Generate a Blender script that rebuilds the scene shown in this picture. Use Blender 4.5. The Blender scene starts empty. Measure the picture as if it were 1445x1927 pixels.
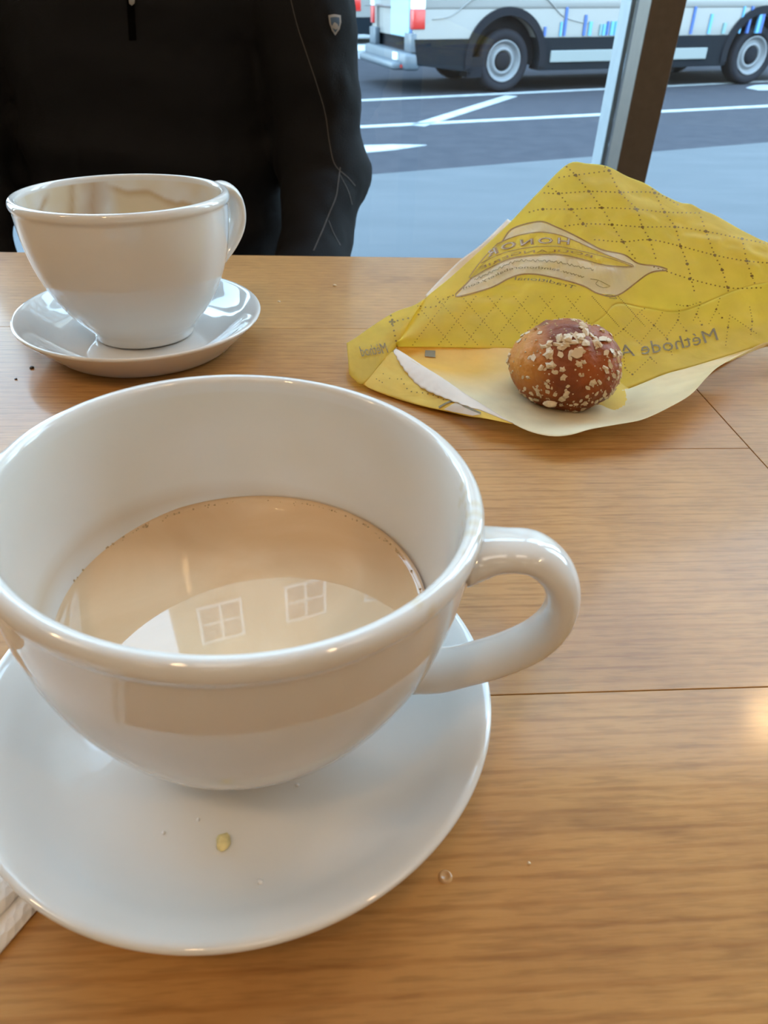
import bpy, bmesh, math, random
from mathutils import Vector, Matrix, noise
from mathutils.bvhtree import BVHTree
random.seed(7)
PI = math.pi
scn = bpy.context.scene
C = scn.collection
# ---------------------------------------------------------------- camera
TH, RO, FPX, CH = math.radians(36.38), math.radians(2.28), 1350.35, 0.911
CAMP = Vector((0, 0, CH))
FW = Vector((0, math.cos(TH), -math.sin(TH)))
R0 = Vector((1, 0, 0)); U0 = Vector((0, math.sin(TH), math.cos(TH)))
RX = R0*math.cos(RO) + U0*math.sin(RO); UY = -R0*math.sin(RO) + U0*math.cos(RO)
cam = bpy.data.cameras.new('camera'); co = bpy.data.objects.new('camera', cam); C.objects.link(co)
cam.sensor_fit = 'VERTICAL'; cam.sensor_height = 36; cam.lens = 36*FPX/1927
cam.clip_start = 0.01; cam.clip_end = 300
co.matrix_world = Matrix(((RX.x, UY.x, -FW.x, 0), (RX.y, UY.y, -FW.y, 0), (RX.z, UY.z, -FW.z, CH), (0, 0, 0, 1)))
cam.dof.use_dof = True; cam.dof.focus_distance = 0.27; cam.dof.aperture_fstop = 28
scn.camera = co
# ---------------------------------------------------------------- light
w = bpy.data.worlds.new('sky'); scn.world = w; w.use_nodes = True
nt = w.node_tree; bg = nt.nodes['Background']
tc = nt.nodes.new('ShaderNodeTexCoord'); sx = nt.nodes.new('ShaderNodeSeparateXYZ')
cr = nt.nodes.new('ShaderNodeValToRGB')
nt.links.new(tc.outputs['Generated'], sx.inputs[0]); nt.links.new(sx.outputs['Z'], cr.inputs[0])
cr.color_ramp.elements[0].position = 0.0; cr.color_ramp.elements[0].color = (0.66, 0.88, 1.0, 1)
cr.color_ramp.elements[1].position = 0.9; cr.color_ramp.elements[1].color = (0.44, 0.70, 1.0, 1)
nt.links.new(cr.outputs[0], bg.inputs[0]); bg.inputs[1].default_value = 10.0
scn.view_settings.view_transform = 'Standard'; scn.view_settings.look = 'None'
scn.view_settings.exposure = 0.12; scn.view_settings.gamma = 1.0
scn.view_settings.use_curve_mapping = False
scn.cycles.max_bounces = 10; scn.cycles.transparent_max_bounces = 16
# interior lamp strengths (used by the fixtures below)
PANEL_W = 3.6; PENDANT_W = 90.0; PENDANT_COL = (1.0, 0.66, 0.34)
ROOM_COL = (1.0, 0.88, 0.74)

# ---------------------------------------------------------------- helpers
def ray(px, py):
    return (RX*(px-722.5) + UY*(963.5-py) + FW*FPX).normalized()
def P(px, py, Y):
    d = ray(px, py); return CAMP + d*(Y/d.y)
def PZ(px, py, z):
    d = ray(px, py); return CAMP + d*((z-CH)/d.z)
def T(cx, cy, z):                     # centimetres on the table -> world
    return Vector((cx/100, cy/100, 0.75+z/100))

def mat(name, col=(.8, .8, .8), rough=.5, metal=0, spec=.5, coat=0, var=0, scale=30, bump=0, bscale=None, emit=None, es=0, stretch=None, sheen=0, c2=None, trans=0):
    m = bpy.data.materials.new(name); m.use_nodes = True
    n = m.node_tree.nodes; l = m.node_tree.links; b = n['Principled BSDF']
    b.inputs['Base Color'].default_value = (*col, 1); b.inputs['Roughness'].default_value = rough
    b.inputs['Metallic'].default_value = metal; b.inputs['Specular IOR Level'].default_value = spec
    b.inputs['Coat Weight'].default_value = coat; b.inputs['Coat Roughness'].default_value = .05
    b.inputs['Sheen Weight'].default_value = sheen
    if emit:
        b.inputs['Emission Color'].default_value = (*emit, 1); b.inputs['Emission Strength'].default_value = es
    tcn = n.new('ShaderNodeTexCoord'); mp = n.new('ShaderNodeMapping'); l.new(tcn.outputs['Object'], mp.inputs[0])
    if stretch: mp.inputs['Scale'].default_value = stretch
    if var or c2:
        nz = n.new('ShaderNodeTexNoise'); nz.inputs['Scale'].default_value = scale; nz.inputs['Detail'].default_value = 6
        l.new(mp.outputs[0], nz.inputs['Vector'])
        r = n.new('ShaderNodeValToRGB'); l.new(nz.outputs[0], r.inputs[0])
        a = c2 if c2 else tuple(max(0, c*(1-var)) for c in col)
        r.color_ramp.elements[0].position = .35; r.color_ramp.elements[1].position = .65
        r.color_ramp.elements[0].color = (*a, 1)
        r.color_ramp.elements[1].color = (*(col if c2 else tuple(min(1, c*(1+var)) for c in col)), 1)
        l.new(r.outputs[0], b.inputs['Base Color'])
    if bump:
        nb = n.new('ShaderNodeTexNoise'); nb.inputs['Scale'].default_value = bscale or scale; nb.inputs['Detail'].default_value = 4
        l.new(mp.outputs[0], nb.inputs['Vector'])
        bp = n.new('ShaderNodeBump'); bp.inputs['Strength'].default_value = bump; bp.inputs['Distance'].default_value = .002
        l.new(nb.outputs[0], bp.inputs['Height']); l.new(bp.outputs[0], b.inputs['Normal'])
    return m

def link(name, me, mats=None, parent=None, smooth=True):
    o = bpy.data.objects.new(name, me); C.objects.link(o)
    if mats is not None:
        for m in (mats if isinstance(mats, (list, tuple)) else [mats]): me.materials.append(m)
    if smooth:
        for p in me.polygons: p.use_smooth = True
    if parent: o.parent = parent
    return o
def obj(name, bm, m, parent=None, smooth=True, recalc=True):
    if recalc: bmesh.ops.recalc_face_normals(bm, faces=bm.faces)
    me = bpy.data.meshes.new(name); bm.to_mesh(me); bm.free()
    return link(name, me, m, parent, smooth)
def tag(o, label=None, cat=None, group=None, kind=None):
    if label: o['label'] = label
    if cat: o['category'] = cat
    if group: o['group'] = group
    if kind: o['kind'] = kind
    return o
def thing(name, label, cat, loc=(0, 0, 0), rz=0, group=None):
    o = bpy.data.objects.new(name, None); C.objects.link(o); o.location = loc; o.rotation_euler.z = rz
    o.empty_display_size = .05
    return tag(o, label, cat, group)
def box(bm, a, b, bev=0):
    a = Vector(a); b = Vector(b)
    r = bmesh.ops.create_cube(bm, size=1)
    bmesh.ops.scale(bm, vec=b-a, verts=r['verts']); bmesh.ops.translate(bm, vec=(a+b)/2, verts=r['verts'])
    if bev:
        es = list({e for v in r['verts'] for e in v.link_edges})
        bmesh.ops.bevel(bm, geom=es, offset=bev, segments=2, affect='EDGES', profile=.5)
    return bm
def NB(): return bmesh.new()
def boxo(name, a, b, m, parent=None, bev=0, smooth=False):
    return obj(name, box(NB(), a, b, bev), m, parent, smooth)
def lathe(bm, prof, seg=128, cen=(0, 0, 0), axis='z'):
    rings = []
    def pt(r, a, z):
        v = Vector((r*math.cos(a), r*math.sin(a), z))
        if axis == 'y': v = Vector((v.x, v.z, v.y))
        return v + Vector(cen)
    for r, z in prof:
        if r < 1e-6: rings.append([bm.verts.new(pt(0, 0, z))])
        else: rings.append([bm.verts.new(pt(r, 2*PI*i/seg, z)) for i in range(seg)])
    for A, B in zip(rings, rings[1:]):
        for i in range(seg):
            j = (i+1) % seg
            if len(A) == 1 and len(B) == 1: continue
            if len(A) == 1: bm.faces.new((A[0], B[i], B[j]))
            elif len(B) == 1: bm.faces.new((A[i], A[j], B[0]))
            else: bm.faces.new((A[i], A[j], B[j], B[i]))
    return bm
def catmull(pts, n):
    pts = [Vector(p) for p in pts]
    if len(pts) == 2: return [pts[0].lerp(pts[1], i/(n-1)) for i in range(n)]
    q = [pts[0]*2-pts[1]] + pts + [pts[-1]*2-pts[-2]]
    # by arc length
    fine = []
    for i in range(1, len(q)-2):
        for k in range(16):
            t = k/16; p0, p1, p2, p3 = q[i-1:i+3]
            fine.append(.5*((2*p1)+(p2-p0)*t+(2*p0-5*p1+4*p2-p3)*t*t+(3*p1-p0-3*p2+p3)*t**3))
    fine.append(pts[-1])
    L = [0]
    for a, b in zip(fine, fine[1:]): L.append(L[-1]+(b-a).length)
    out = []; k = 0
    for i in range(n):
        s = L[-1]*i/(n-1)
        while k < len(L)-2 and L[k+1] < s: k += 1
        d = L[k+1]-L[k]
        out.append(fine[k].lerp(fine[k+1], (s-L[k])/d if d > 0 else 0))
    return out
def tube(bm, pts, ra, rb=None, seg=10, up=Vector((0, 0, 1)), taper=None, caps=True):
    """sweep an ellipse: ra along the side axis, rb along the other"""
    rb = rb or ra; rings = []; n = len(pts)
    for i, p in enumerate(pts):
        t = (pts[min(i+1, n-1)]-pts[max(i-1, 0)]).normalized()
        s = t.cross(up)
        if s.length < 1e-4: s = t.cross(Vector((1, .01, 0)))
        s.normalize(); u = s.cross(t); k = taper(i/(n-1)) if taper else 1
        rings.append([bm.verts.new(p+s*(ra*k*math.cos(2*PI*j/seg))+u*(rb*k*math.sin(2*PI*j/seg))) for j in range(seg)])
    for A, B in zip(rings, rings[1:]):
        for j in range(seg): bm.faces.new((A[j], A[(j+1) % seg], B[(j+1) % seg], B[j]))
    if caps: bm.faces.new(rings[0][::-1]); bm.faces.new(rings[-1])
    return bm
def prism(bm, poly, h, M=None):
    """poly: list of (x,y); extruded z 0..h, optional matrix"""
    a = [bm.verts.new((x, y, 0)) for x, y in poly]; b = [bm.verts.new((x, y, h)) for x, y in poly]
    bm.faces.new(a[::-1]); bm.faces.new(b)
    for i in range(len(a)): j = (i+1) % len(a); bm.faces.new((a[i], a[j], b[j], b[i]))
    if M: bmesh.ops.transform(bm, matrix=M, verts=a+b)
    return bm

ICO = {}
for k in (1, 2):
    tb = NB(); bmesh.ops.create_icosphere(tb, subdivisions=k+(k == 2), radius=1); tb.verts.index_update()
    ICO[k] = ([tuple(v.co) for v in tb.verts], [[v.index for v in f.verts] for f in tb.faces]); tb.free()
def grains(items):
    """many small lumps as one mesh: (centre, size, seed, roughness)"""
    vs, fs = [], []
    for c, s_, seed, am in items:
        b0 = len(vs)
        for x, y, z in ICO[1][0]:
            k = s_*(1+am*noise.noise(Vector((x*1.3+seed*3.7, y*1.3+seed, z*1.3)))); vs.append((c[0]+x*k, c[1]+y*k, c[2]+z*k))
        fs += [tuple(b0+i for i in f) for f in ICO[1][1]]
    bm = NB(); me = bpy.data.meshes.new('g'); me.from_pydata(vs, [], fs); bm.from_mesh(me); bpy.data.meshes.remove(me); return bm
def lump(bm, c, s, seed=0, sub=2, am=.35):
    r = bmesh.ops.create_icosphere(bm, subdivisions=sub, radius=1)
    for v in r['verts']:
        k = 1+am*noise.noise(v.co*1.3+Vector((seed*3.7, seed, 0)))
        v.co = Vector((v.co.x*s[0]*k, v.co.y*s[1]*k, v.co.z*s[2]*k))+Vector(c)
    return r['verts']
# ---------------------------------------------------------------- materials
M = {}
def wood():
    m = bpy.data.materials.new('table_wood'); m.use_nodes = True
    n = m.node_tree.nodes; l = m.node_tree.links; b = n['Principled BSDF']
    t = n.new('ShaderNodeTexCoord'); oi = n.new('ShaderNodeObjectInfo')
    ad = n.new('ShaderNodeVectorMath'); ad.operation = 'ADD'
    sc = n.new('ShaderNodeVectorMath'); sc.operation = 'SCALE'; sc.inputs[3].default_value = 3.0
    cb = n.new('ShaderNodeCombineXYZ')
    for k in range(3): l.new(oi.outputs['Random'], cb.inputs[k])
    l.new(cb.outputs[0], sc.inputs[0]); l.new(t.outputs['Object'], ad.inputs[0]); l.new(sc.outputs[0], ad.inputs[1])
    mp = n.new('ShaderNodeMapping'); mp.inputs['Scale'].default_value = (2.0, 15, 6); l.new(ad.outputs[0], mp.inputs[0])
    n1 = n.new('ShaderNodeTexNoise'); n1.inputs['Scale'].default_value = 1.0; n1.inputs['Detail'].default_value = 3; n1.inputs['Distortion'].default_value = 1.2
    l.new(mp.outputs[0], n1.inputs['Vector'])
    # thin growth-ring lines
    mp2 = n.new('ShaderNodeMapping'); mp2.inputs['Scale'].default_value = (.28, 9, 3); l.new(ad.outputs[0], mp2.inputs[0])
    wv = n.new('ShaderNodeTexWave'); wv.wave_type = 'BANDS'; wv.bands_direction = 'Y'
    wv.inputs['Scale'].default_value = 6.5; wv.inputs['Distortion'].default_value = 2.6; wv.inputs['Detail'].default_value = 2.5; wv.inputs['Detail Scale'].default_value = 1.2
    l.new(mp2.outputs[0], wv.inputs['Vector'])
    rw = n.new('ShaderNodeValToRGB'); l.new(wv.outputs['Fac'], rw.inputs[0])
    rw.color_ramp.elements[0].position = 0.0; rw.color_ramp.elements[0].color = (1, 1, 1, 1)
    rw.color_ramp.elements[1].position = 1.0; rw.color_ramp.elements[1].color = (0.87, 0.82, 0.77, 1)
    e = rw.color_ramp.elements.new(.82); e.color = (1, 1, 1, 1)
    r1 = n.new('ShaderNodeValToRGB'); l.new(n1.outputs[0], r1.inputs[0])
    r1.color_ramp.elements[0].position = .2; r1.color_ramp.elements[0].color = (0.45, 0.226, 0.066, 1)
    r1.color_ramp.elements[1].position = .7; r1.color_ramp.elements[1].color = (0.50, 0.255, 0.077, 1)
    # blotchy cloud figure
    n3 = n.new('ShaderNodeTexNoise'); n3.inputs['Scale'].default_value = 11; n3.inputs['Detail'].default_value = 7; n3.inputs['Roughness'].default_value = .65
    l.new(ad.outputs[0], n3.inputs['Vector'])
    r3 = n.new('ShaderNodeValToRGB'); l.new(n3.outputs[0], r3.inputs[0])
    r3.color_ramp.elements[0].position = .3; r3.color_ramp.elements[0].color = (.74, .67, .64, 1)
    r3.color_ramp.elements[1].position = .62; r3.color_ramp.elements[1].color = (1, 1, 1, 1)
    # fine fibres and pores
    mp4 = n.new('ShaderNodeMapping'); mp4.inputs['Scale'].default_value = (90, 900, 100); l.new(ad.outputs[0], mp4.inputs[0])
    n4 = n.new('ShaderNodeTexNoise'); n4.inputs['Scale'].default_value = 1; n4.inputs['Detail'].default_value = 2; l.new(mp4.outputs[0], n4.inputs['Vector'])
    r4 = n.new('ShaderNodeValToRGB'); l.new(n4.outputs[0], r4.inputs[0])
    r4.color_ramp.elements[0].position = .3; r4.color_ramp.elements[0].color = (.80, .78, .76, 1)
    r4.color_ramp.elements[1].position = .55; r4.color_ramp.elements[1].color = (1, 1, 1, 1)
    # dark knots
    vo = n.new('ShaderNodeTexNoise'); vo.inputs['Scale'].default_value = 6.5; vo.inputs['Detail'].default_value = 5
    mp5 = n.new('ShaderNodeMapping'); mp5.inputs['Scale'].default_value = (1.4, 4, 1); l.new(ad.outputs[0], mp5.inputs[0]); l.new(mp5.outputs[0], vo.inputs['Vector'])
    r5 = n.new('ShaderNodeValToRGB'); l.new(vo.outputs[0], r5.inputs[0])
    r5.color_ramp.elements[0].position = .66; r5.color_ramp.elements[0].color = (1, 1, 1, 1)
    r5.color_ramp.elements[1].position = .80; r5.color_ramp.elements[1].color = (.45, .36, .30, 1)
    prev = r1.outputs[0]
    for r in (rw, r3, r4, r5):
        mx = n.new('ShaderNodeMix'); mx.data_type = 'RGBA'; mx.blend_type = 'MULTIPLY'; mx.inputs[0].default_value = 1
        l.new(prev, mx.inputs[6]); l.new(r.outputs[0], mx.inputs[7]); prev = mx.outputs[2]
    l.new(prev, b.inputs['Base Color'])
    b.inputs['Roughness'].default_value = .45; b.inputs['Specular IOR Level'].default_value = .22
    b.inputs['Coat Weight'].default_value = .24; b.inputs['Coat Roughness'].default_value = .12
    bp = n.new('ShaderNodeBump'); bp.inputs['Strength'].default_value = .10; bp.inputs['Distance'].default_value = .0006
    l.new(n4.outputs[0], bp.inputs['Height']); l.new(bp.outputs[0], b.inputs['Normal'])
    return m
M['wood'] = wood()
M['edge_wood'] = mat('edge_wood', (.33, .17, .07), .45, var=.2, scale=20)
M['floor'] = mat('floor_concrete', (.20, .15, .11), .5, var=.2, scale=4)
M['wall'] = mat('wall_paint', (.55, .44, .33), .8, var=.05, scale=3)
M['ceil'] = mat('ceiling_paint', (.68, .60, .50), .9)
M['bronze'] = mat('bronze_frame', (.105, .078, .055), .42, var=.08, scale=60)
M['alu'] = mat('grey_aluminium', (.22, .25, .27), .5, var=.05, scale=40)
M['rubber'] = mat('black_rubber', (.012, .012, .014), .7)
M['asphalt'] = mat('asphalt', (.037, .036, .042), .95, spec=.1, c2=(.030, .030, .036), scale=6, bump=.5, bscale=120)
M['pave'] = mat('sidewalk_concrete', (.083, .086, .090), .9, spec=.1, c2=(.073, .077, .081), scale=2.2, stretch=(.6, 2.0, 1), bump=.2, bscale=60)
M['paint'] = mat('road_paint', (.25, .265, .27), .7, var=.12, scale=9)
M['sweater'] = mat('black_knit', (.0036, .0036, .0046), .85, spec=.28, bump=.25, bscale=700)
M['trouser'] = mat('dark_trousers', (.015, .015, .02), .85)
M['skin'] = mat('skin', (.62, .38, .28), .55)
M['hair'] = mat('brown_hair', (.08, .05, .03), .6)
M['shoe'] = mat('black_leather', (.02, .02, .02), .4)
M['seam'] = mat('grey_stitching', (.07, .065, .06), .8)
def porcelain(stain=False):
    m = bpy.data.materials.new('glazed_porcelain' + ('_stained' if stain else '')); m.use_nodes = True
    n = m.node_tree.nodes; l = m.node_tree.links; b = n['Principled BSDF']
    b.inputs['Roughness'].default_value = .07; b.inputs['Specular IOR Level'].default_value = .55
    b.inputs['Coat Weight'].default_value = .3; b.inputs['Coat Roughness'].default_value = .03
    base = (.70, .69, .668, 1); b.inputs['Base Color'].default_value = base
    if stain:
        a = n.new('ShaderNodeVertexColor'); a.layer_name = 'stain'
        l.new(a.outputs[0], b.inputs['Base Color'])
    t = n.new('ShaderNodeTexCoord'); nb = n.new('ShaderNodeTexNoise'); nb.inputs['Scale'].default_value = 22; nb.inputs['Detail'].default_value = 1
    l.new(t.outputs['Object'], nb.inputs['Vector'])
    bp = n.new('ShaderNodeBump'); bp.inputs['Strength'].default_value = .12; bp.inputs['Distance'].default_value = .0015
    l.new(nb.outputs[0], bp.inputs['Height']); l.new(bp.outputs[0], b.inputs['Normal'])
    return m
M['porc'] = porcelain(); M['porc_stain'] = porcelain(True)

# ================================================================ SETTING: room
def struct(o): o['kind'] = 'structure'; return o
WY = 1.45           # inner face of the window frame
struct(boxo('floor', (-3.2, -4.0, -.10), (3.2, WY+.20, 0), M['floor']))
struct(boxo('ceiling', (-3.2, -4.0, 3.2), (3.2, WY+.20, 3.3), M['ceil']))
struct(boxo('wall_back', (-3.2, -4.1, 0), (3.2, -4.0, 3.2), M['wall']))
struct(boxo('wall_left', (-3.3, -4.1, 0), (-3.2, WY+.20, 3.2), M['wall']))
struct(boxo('wall_right', (3.2, -4.1, 0), (3.3, WY+.20, 3.2), M['wall']))
struct(boxo('trim_1', (-3.2, WY, -.2), (3.2, WY+.20, .16), M['bronze']))
struct(boxo('trim_2', (-3.2, WY, 2.95), (3.2, WY+.20, 3.2), M['bronze']))
# window glass: transparent pane with a fresnel reflection
def glassmat():
    m = bpy.data.materials.new('window_glass'); m.use_nodes = True
    n = m.node_tree.nodes; l = m.node_tree.links; n.remove(n['Principled BSDF'])
    tr = n.new('ShaderNodeBsdfTransparent'); tr.inputs[0].default_value = (.93, .96, .97, 1)
    gl = n.new('ShaderNodeBsdfGlossy'); gl.inputs['Roughness'].default_value = 0.0
    lw = n.new('ShaderNodeLayerWeight'); lw.inputs[0].default_value = .5
    pw = n.new('ShaderNodeMath'); pw.operation = 'POWER'; pw.inputs[1].default_value = 5; l.new(lw.outputs['Facing'], pw.inputs[0])
    fr = n.new('ShaderNodeMath'); fr.operation = 'MULTIPLY_ADD'; fr.inputs[1].default_value = .9; fr.inputs[2].default_value = .035; l.new(pw.outputs[0], fr.inputs[0])
    mx = n.new('ShaderNodeMixShader'); l.new(fr.outputs[0], mx.inputs[0]); l.new(tr.outputs[0], mx.inputs[1]); l.new(gl.outputs[0], mx.inputs[2])
    l.new(mx.outputs[0], n['Material Output'].inputs[0]); return m
M['glass'] = glassmat()
mx0 = P(1160, 320, WY).x; mx1 = P(1215, 340, WY).x
MW = mx1-mx0
xs = [mx0-2.9, mx0-1.62, mx0, mx0+1.35, mx0+2.6]
for i, x in enumerate(xs):
    root = tag(bpy.data.objects.new('window_post', None),
               ['dark bronze window post at the far left end of the window wall', 'dark bronze window post behind the left arm of the seated person',
                'dark bronze window post with grey side rising behind the yellow paper bag', 'dark bronze window post right of the one behind the bag',
                'dark bronze window post at the far right end of the window wall'][i], 'window post')
    C.objects.link(root); root.location = (x, WY, 0)
    if 'category' in root: del root['category']
    root['kind'] = 'structure'; root.name = 'trim_%d' % (i+3)
    boxo('frame_post', (0, 0, .16), (MW, .075, 2.95), M['bronze'], root, .002)
    boxo('gasket', (.004, .075, .16), (MW-.004, .11, 2.95), M['rubber'], root)
    boxo('outer_cap', (-.004, .11, .16), (MW+.004, .185, 2.95), M['alu'], root, .002)
ends = [-3.2] + [x for x in xs] + [3.2]
gi = 1
for a, b in zip([-3.2]+[x+MW for x in xs], xs+[3.2]):
    if b-a > .2:
        g = boxo('window_%d' % gi, (a-.0, WY+.088, .16), (b, WY+.094, 2.95), M['glass']); struct(g); gi += 1
# ---------------------------------------------------------------- outside ground
ZS = -.19; KS = .030; XS0 = 1.2       # the street climbs gently to the right
def zs(x): return ZS+KS*(x-XS0)
def PS(px, py, dz=0.0):
    d = ray(px, py); t = (zs(0)+dz-CH)/(d.z-KS*d.x); return CAMP+d*t
def incline(o):
    for v in o.data.vertices: v.co.z += KS*(v.co.x-XS0)
so_ = boxo('street', (-30, WY+.2, ZS-1.25), (60, 60, ZS-.012), M['asphalt']); incline(so_); struct(so_)
s0 = PS(668, 331); s1 = PS(1445, 268); sd = (s1-s0); sd.z = 0; sd.normalize()
bm = NB(); ya = WY+.21
pa = s0-sd*((s0.y-ya)/sd.y); pb = s0+sd*((45-s0.x)/sd.x)
prism(bm, [(pa.x, pa.y), (45, ya), (pb.x, pb.y)], .012, Matrix.Translation((0, 0, ZS-.011)))
sw = obj('sidewalk', bm, M['pave'], smooth=False); incline(sw); struct(sw)
def stripe(name, pts, parent=None):
    ps = [PS(x, y, -.012) for x, y in pts]; bm = NB()
    a = [bm.verts.new((p.x, p.y, ZS-.0115)) for p in ps]; b = [bm.verts.new((p.x, p.y, ZS-.006)) for p in ps]
    bm.faces.new(b); bm.faces.new(a[::-1])
    for i in range(len(a)): j = (i+1) % len(a); bm.faces.new((a[i], a[j], b[j], b[i]))
    o = obj(name, bm, M['paint'], parent, smooth=False); incline(o); return o
street = bpy.data.objects['street']
def longline(p0, p1, wd, e0=0, e1=0):
    a = PS(*p0, -.012); b = PS(*p1, -.012); a.z = b.z = 0; d = (b-a).normalized(); a = a-d*e0; b = b+d*e1
    nn = Vector((-d.y, d.x, 0))*wd/2; bm = NB()
    prism(bm, [((a-nn).x, (a-nn).y), ((b-nn).x, (b-nn).y), ((b+nn).x, (b+nn).y), ((a+nn).x, (a+nn).y)], .006, Matrix.Translation((0, 0, ZS-.0118)))
    o = obj('lane_line', bm, M['paint'], street, smooth=False); incline(o); return o
longline((668, 190), (1445, 153), .13, 4, 10)
longline((668, 240), (1445, 200), .13, 4, 8)
longline((785, 237), (962, 181), .16)
stripe('arrow_mark', [(600, 276), (600, 292), (668, 290), (740, 283), (803, 274), (740, 273), (668, 275)], street)
stripe('paint_patch', [(1403, 166), (1420, 161), (1442, 160), (1460, 164), (1455, 170), (1425, 170)], street)
# far sidewalk, kerb and the building across the street (seen in the coffee's reflection)
ua = math.radians(24); U = Vector((math.cos(ua), math.sin(ua), 0)); V = Vector((-math.sin(ua), math.cos(ua), 0))
def uvmat(o): return Matrix(((U.x, V.x, 0, o.x), (U.y, V.y, 0, o.y), (0, 0, 1, o.z), (0, 0, 0, 1)))
M['facade'] = mat('cream_stucco', (.30, .265, .21), .8, var=.06, scale=1)
M['darkwin'] = mat('dark_window_glass', (.10, .13, .15), .1)
M['whiteframe'] = mat('white_window_frame', (.62, .63, .63), .6)
M['kerb'] = mat('kerb_concrete', (.30, .32, .34), .9, var=.1, scale=5)
o = P(722, 20, 19.0); o.z = ZS
fs = boxo('far_sidewalk', (-30, -2.5, -.02), (45, 3, .12), M['kerb']); struct(fs); fs.data.transform(uvmat(o)); incline(fs)
bld = thing('building', 'tall cream building across the street with rows of white framed windows', 'building'); bld.matrix_world = uvmat(o + V*3.0)
boxo('facade_wall', (-6.6, 0, -.5), (40, 6, 24), M['facade'], bld)
M['brick'] = mat('dark_brick', (.055, .032, .024), .9, var=.25, scale=3)
bld2 = thing('building', 'dark brown brick building before the cream one, added to darken the table reflection', 'building'); bld2.matrix_world = uvmat(o + V*1.8)  # unseen building, added so the table top mirrors something dark right of centre
boxo('facade_wall', (3.6, 0, -.5), (12.6, 1.15, 24), M['brick'], bld2)
boxo('cornice', (3.5, -.25, 23.4), (12.7, 0, 24), M['brick'], bld2)
winme = None; pm = None
for fl in range(6):
    for cc in range(9):
        x = -4.9+cc*3.4; z = 3.4+fl*3.5; host = bld2 if cc in (3, 4, 5) else bld
        if cc in (3, 4, 5): x = 5.2+(cc-3)*2.9
        if winme is None:
            b1 = NB()
            for q in ((-.85, -.75), (.75, .85)): box(b1, (q[0], -.10, -1.0), (q[1], .02, 1.0))
            box(b1, (-.75, -.10, .9), (.75, .02, 1.0)); box(b1, (-.75, -.14, -1.0), (.75, .02, -.9))
            box(b1, (-.04, -.09, -.9), (.04, .0, .9)); box(b1, (-.75, -.08, -.04), (.75, 0, .04))
            wo = obj('window_frame', b1, M['whiteframe'], bld, smooth=False); winme = wo.data
            b2 = NB(); box(b2, (-.75, -.03, -.9), (.75, .01, .9)); po = obj('pane', b2, M['darkwin'], wo, smooth=False); pm = po.data
        else:
            wo = bpy.data.objects.new('window_frame', winme); C.objects.link(wo); wo.parent = host
            po = bpy.data.objects.new('pane', pm); C.objects.link(po); po.parent = wo
        wo.location = (x, 0, z)

# ================================================================ ceiling fixtures
M['lampglow'] = mat('lamp_diffuser', (.9, .9, .9), .5, emit=ROOM_COL, es=PANEL_W)
M['white'] = mat('white_enamel', (.8, .8, .8), .4)
fi = 0
names = ['flat square ceiling light above the counter side', 'flat square ceiling light near the left wall', 'flat square ceiling light near the right wall',
         'flat square ceiling light at the back left', 'flat square ceiling light at the back right', 'flat square ceiling light at the very back']
for (x, y) in ((0, -.9), (-1.9, -.6), (1.9, -.6), (-1.3, -2.6), (1.3, -2.6), (0, -3.4)):
    f = thing('ceiling_light', names[fi], 'ceiling light', (x, y, 3.2), 0, 'square ceiling lights'); fi += 1
    boxo('frame', (-.33, -.33, -.05), (.33, .33, 0), M['white'], f, .01)
    boxo('diffuser', (-.3, -.3, -.058), (.3, .3, -.05), M['lampglow'], f)
M['bulb'] = mat('glowing_bulb', (1, .9, .7), .5, emit=PENDANT_COL, es=PENDANT_W)
pi_ = 0
for (x, y, z, lab) in ((.95, 1.12, 1.98, 'warm glass pendant bulb hanging near the window right of the bag'), (-.3, -.5, 2.2, 'warm glass pendant bulb hanging behind the camera'),
                  (-1.4, -.3, 2.2, 'warm glass pendant bulb hanging left of the table'), (1.0, -.6, 2.2, 'warm glass pendant bulb hanging right of the table')):
    f = thing('pendant_lamp', lab, 'pendant lamp', (x, y, z), 0, 'warm pendant lamps')
    bm = NB(); lathe(bm, [(0, -.06), (.025, -.055), (.045, -.03), (.05, 0), (.04, .03), (.022, .055), (.02, .07), (0, .07)], 24); obj('bulb', bm, M['bulb'], f)
    bm = NB(); lathe(bm, [(0, .13), (.012, .13), (.024, .12), (.026, .065), (0, .065)], 20); obj('socket', bm, M['rubber'], f)
    bm = NB(); tube(bm, [Vector((0, 0, .13)), Vector((0, 0, 3.2-z))], .004, seg=6); obj('cord', bm, M['rubber'], f)

# ================================================================ TABLE
TA = math.radians(5.0)
table = thing('cafe_table', 'honey maple cafe table with joined boards holding the cups and bag', 'table', (0, 0, .75), TA)
def toT(x, y):      # world cm -> table-local cm
    c, s = math.cos(-TA), math.sin(-TA); return (c*x-s*y, s*x+c*y)
ysm = [-27.2, -13.8, -.4, 13.0, 26.2, 39.6, 53.1]
for a, b in zip(ysm, ysm[1:]):
    o = boxo('board', (-.75, (a+.012)/100, -.032), (.1845, (b-.012)/100, 0), M['wood'], table, .0002)
o = boxo('end_board', (.1850, -.272, -.032), (.37, .531, 0), M['wood'], table, .0002)
boxo('core', (-.748, -.270, -.0325), (.368, .529, -.004), M['edge_wood'], table)
M['iron'] = mat('black_iron', (.03, .03, .03), .5)
for xx in (-.45, .05):
    bm = NB(); lathe(bm, [(0, -.75), (.22, -.75), (.22, -.735), (.05, -.72), (.035, -.70), (.035, -.06), (.12, -.05), (.12, -.0325), (0, -.0325)], 32, (xx, .13, 0))
    obj('pedestal', bm, M['iron'], table)

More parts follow.
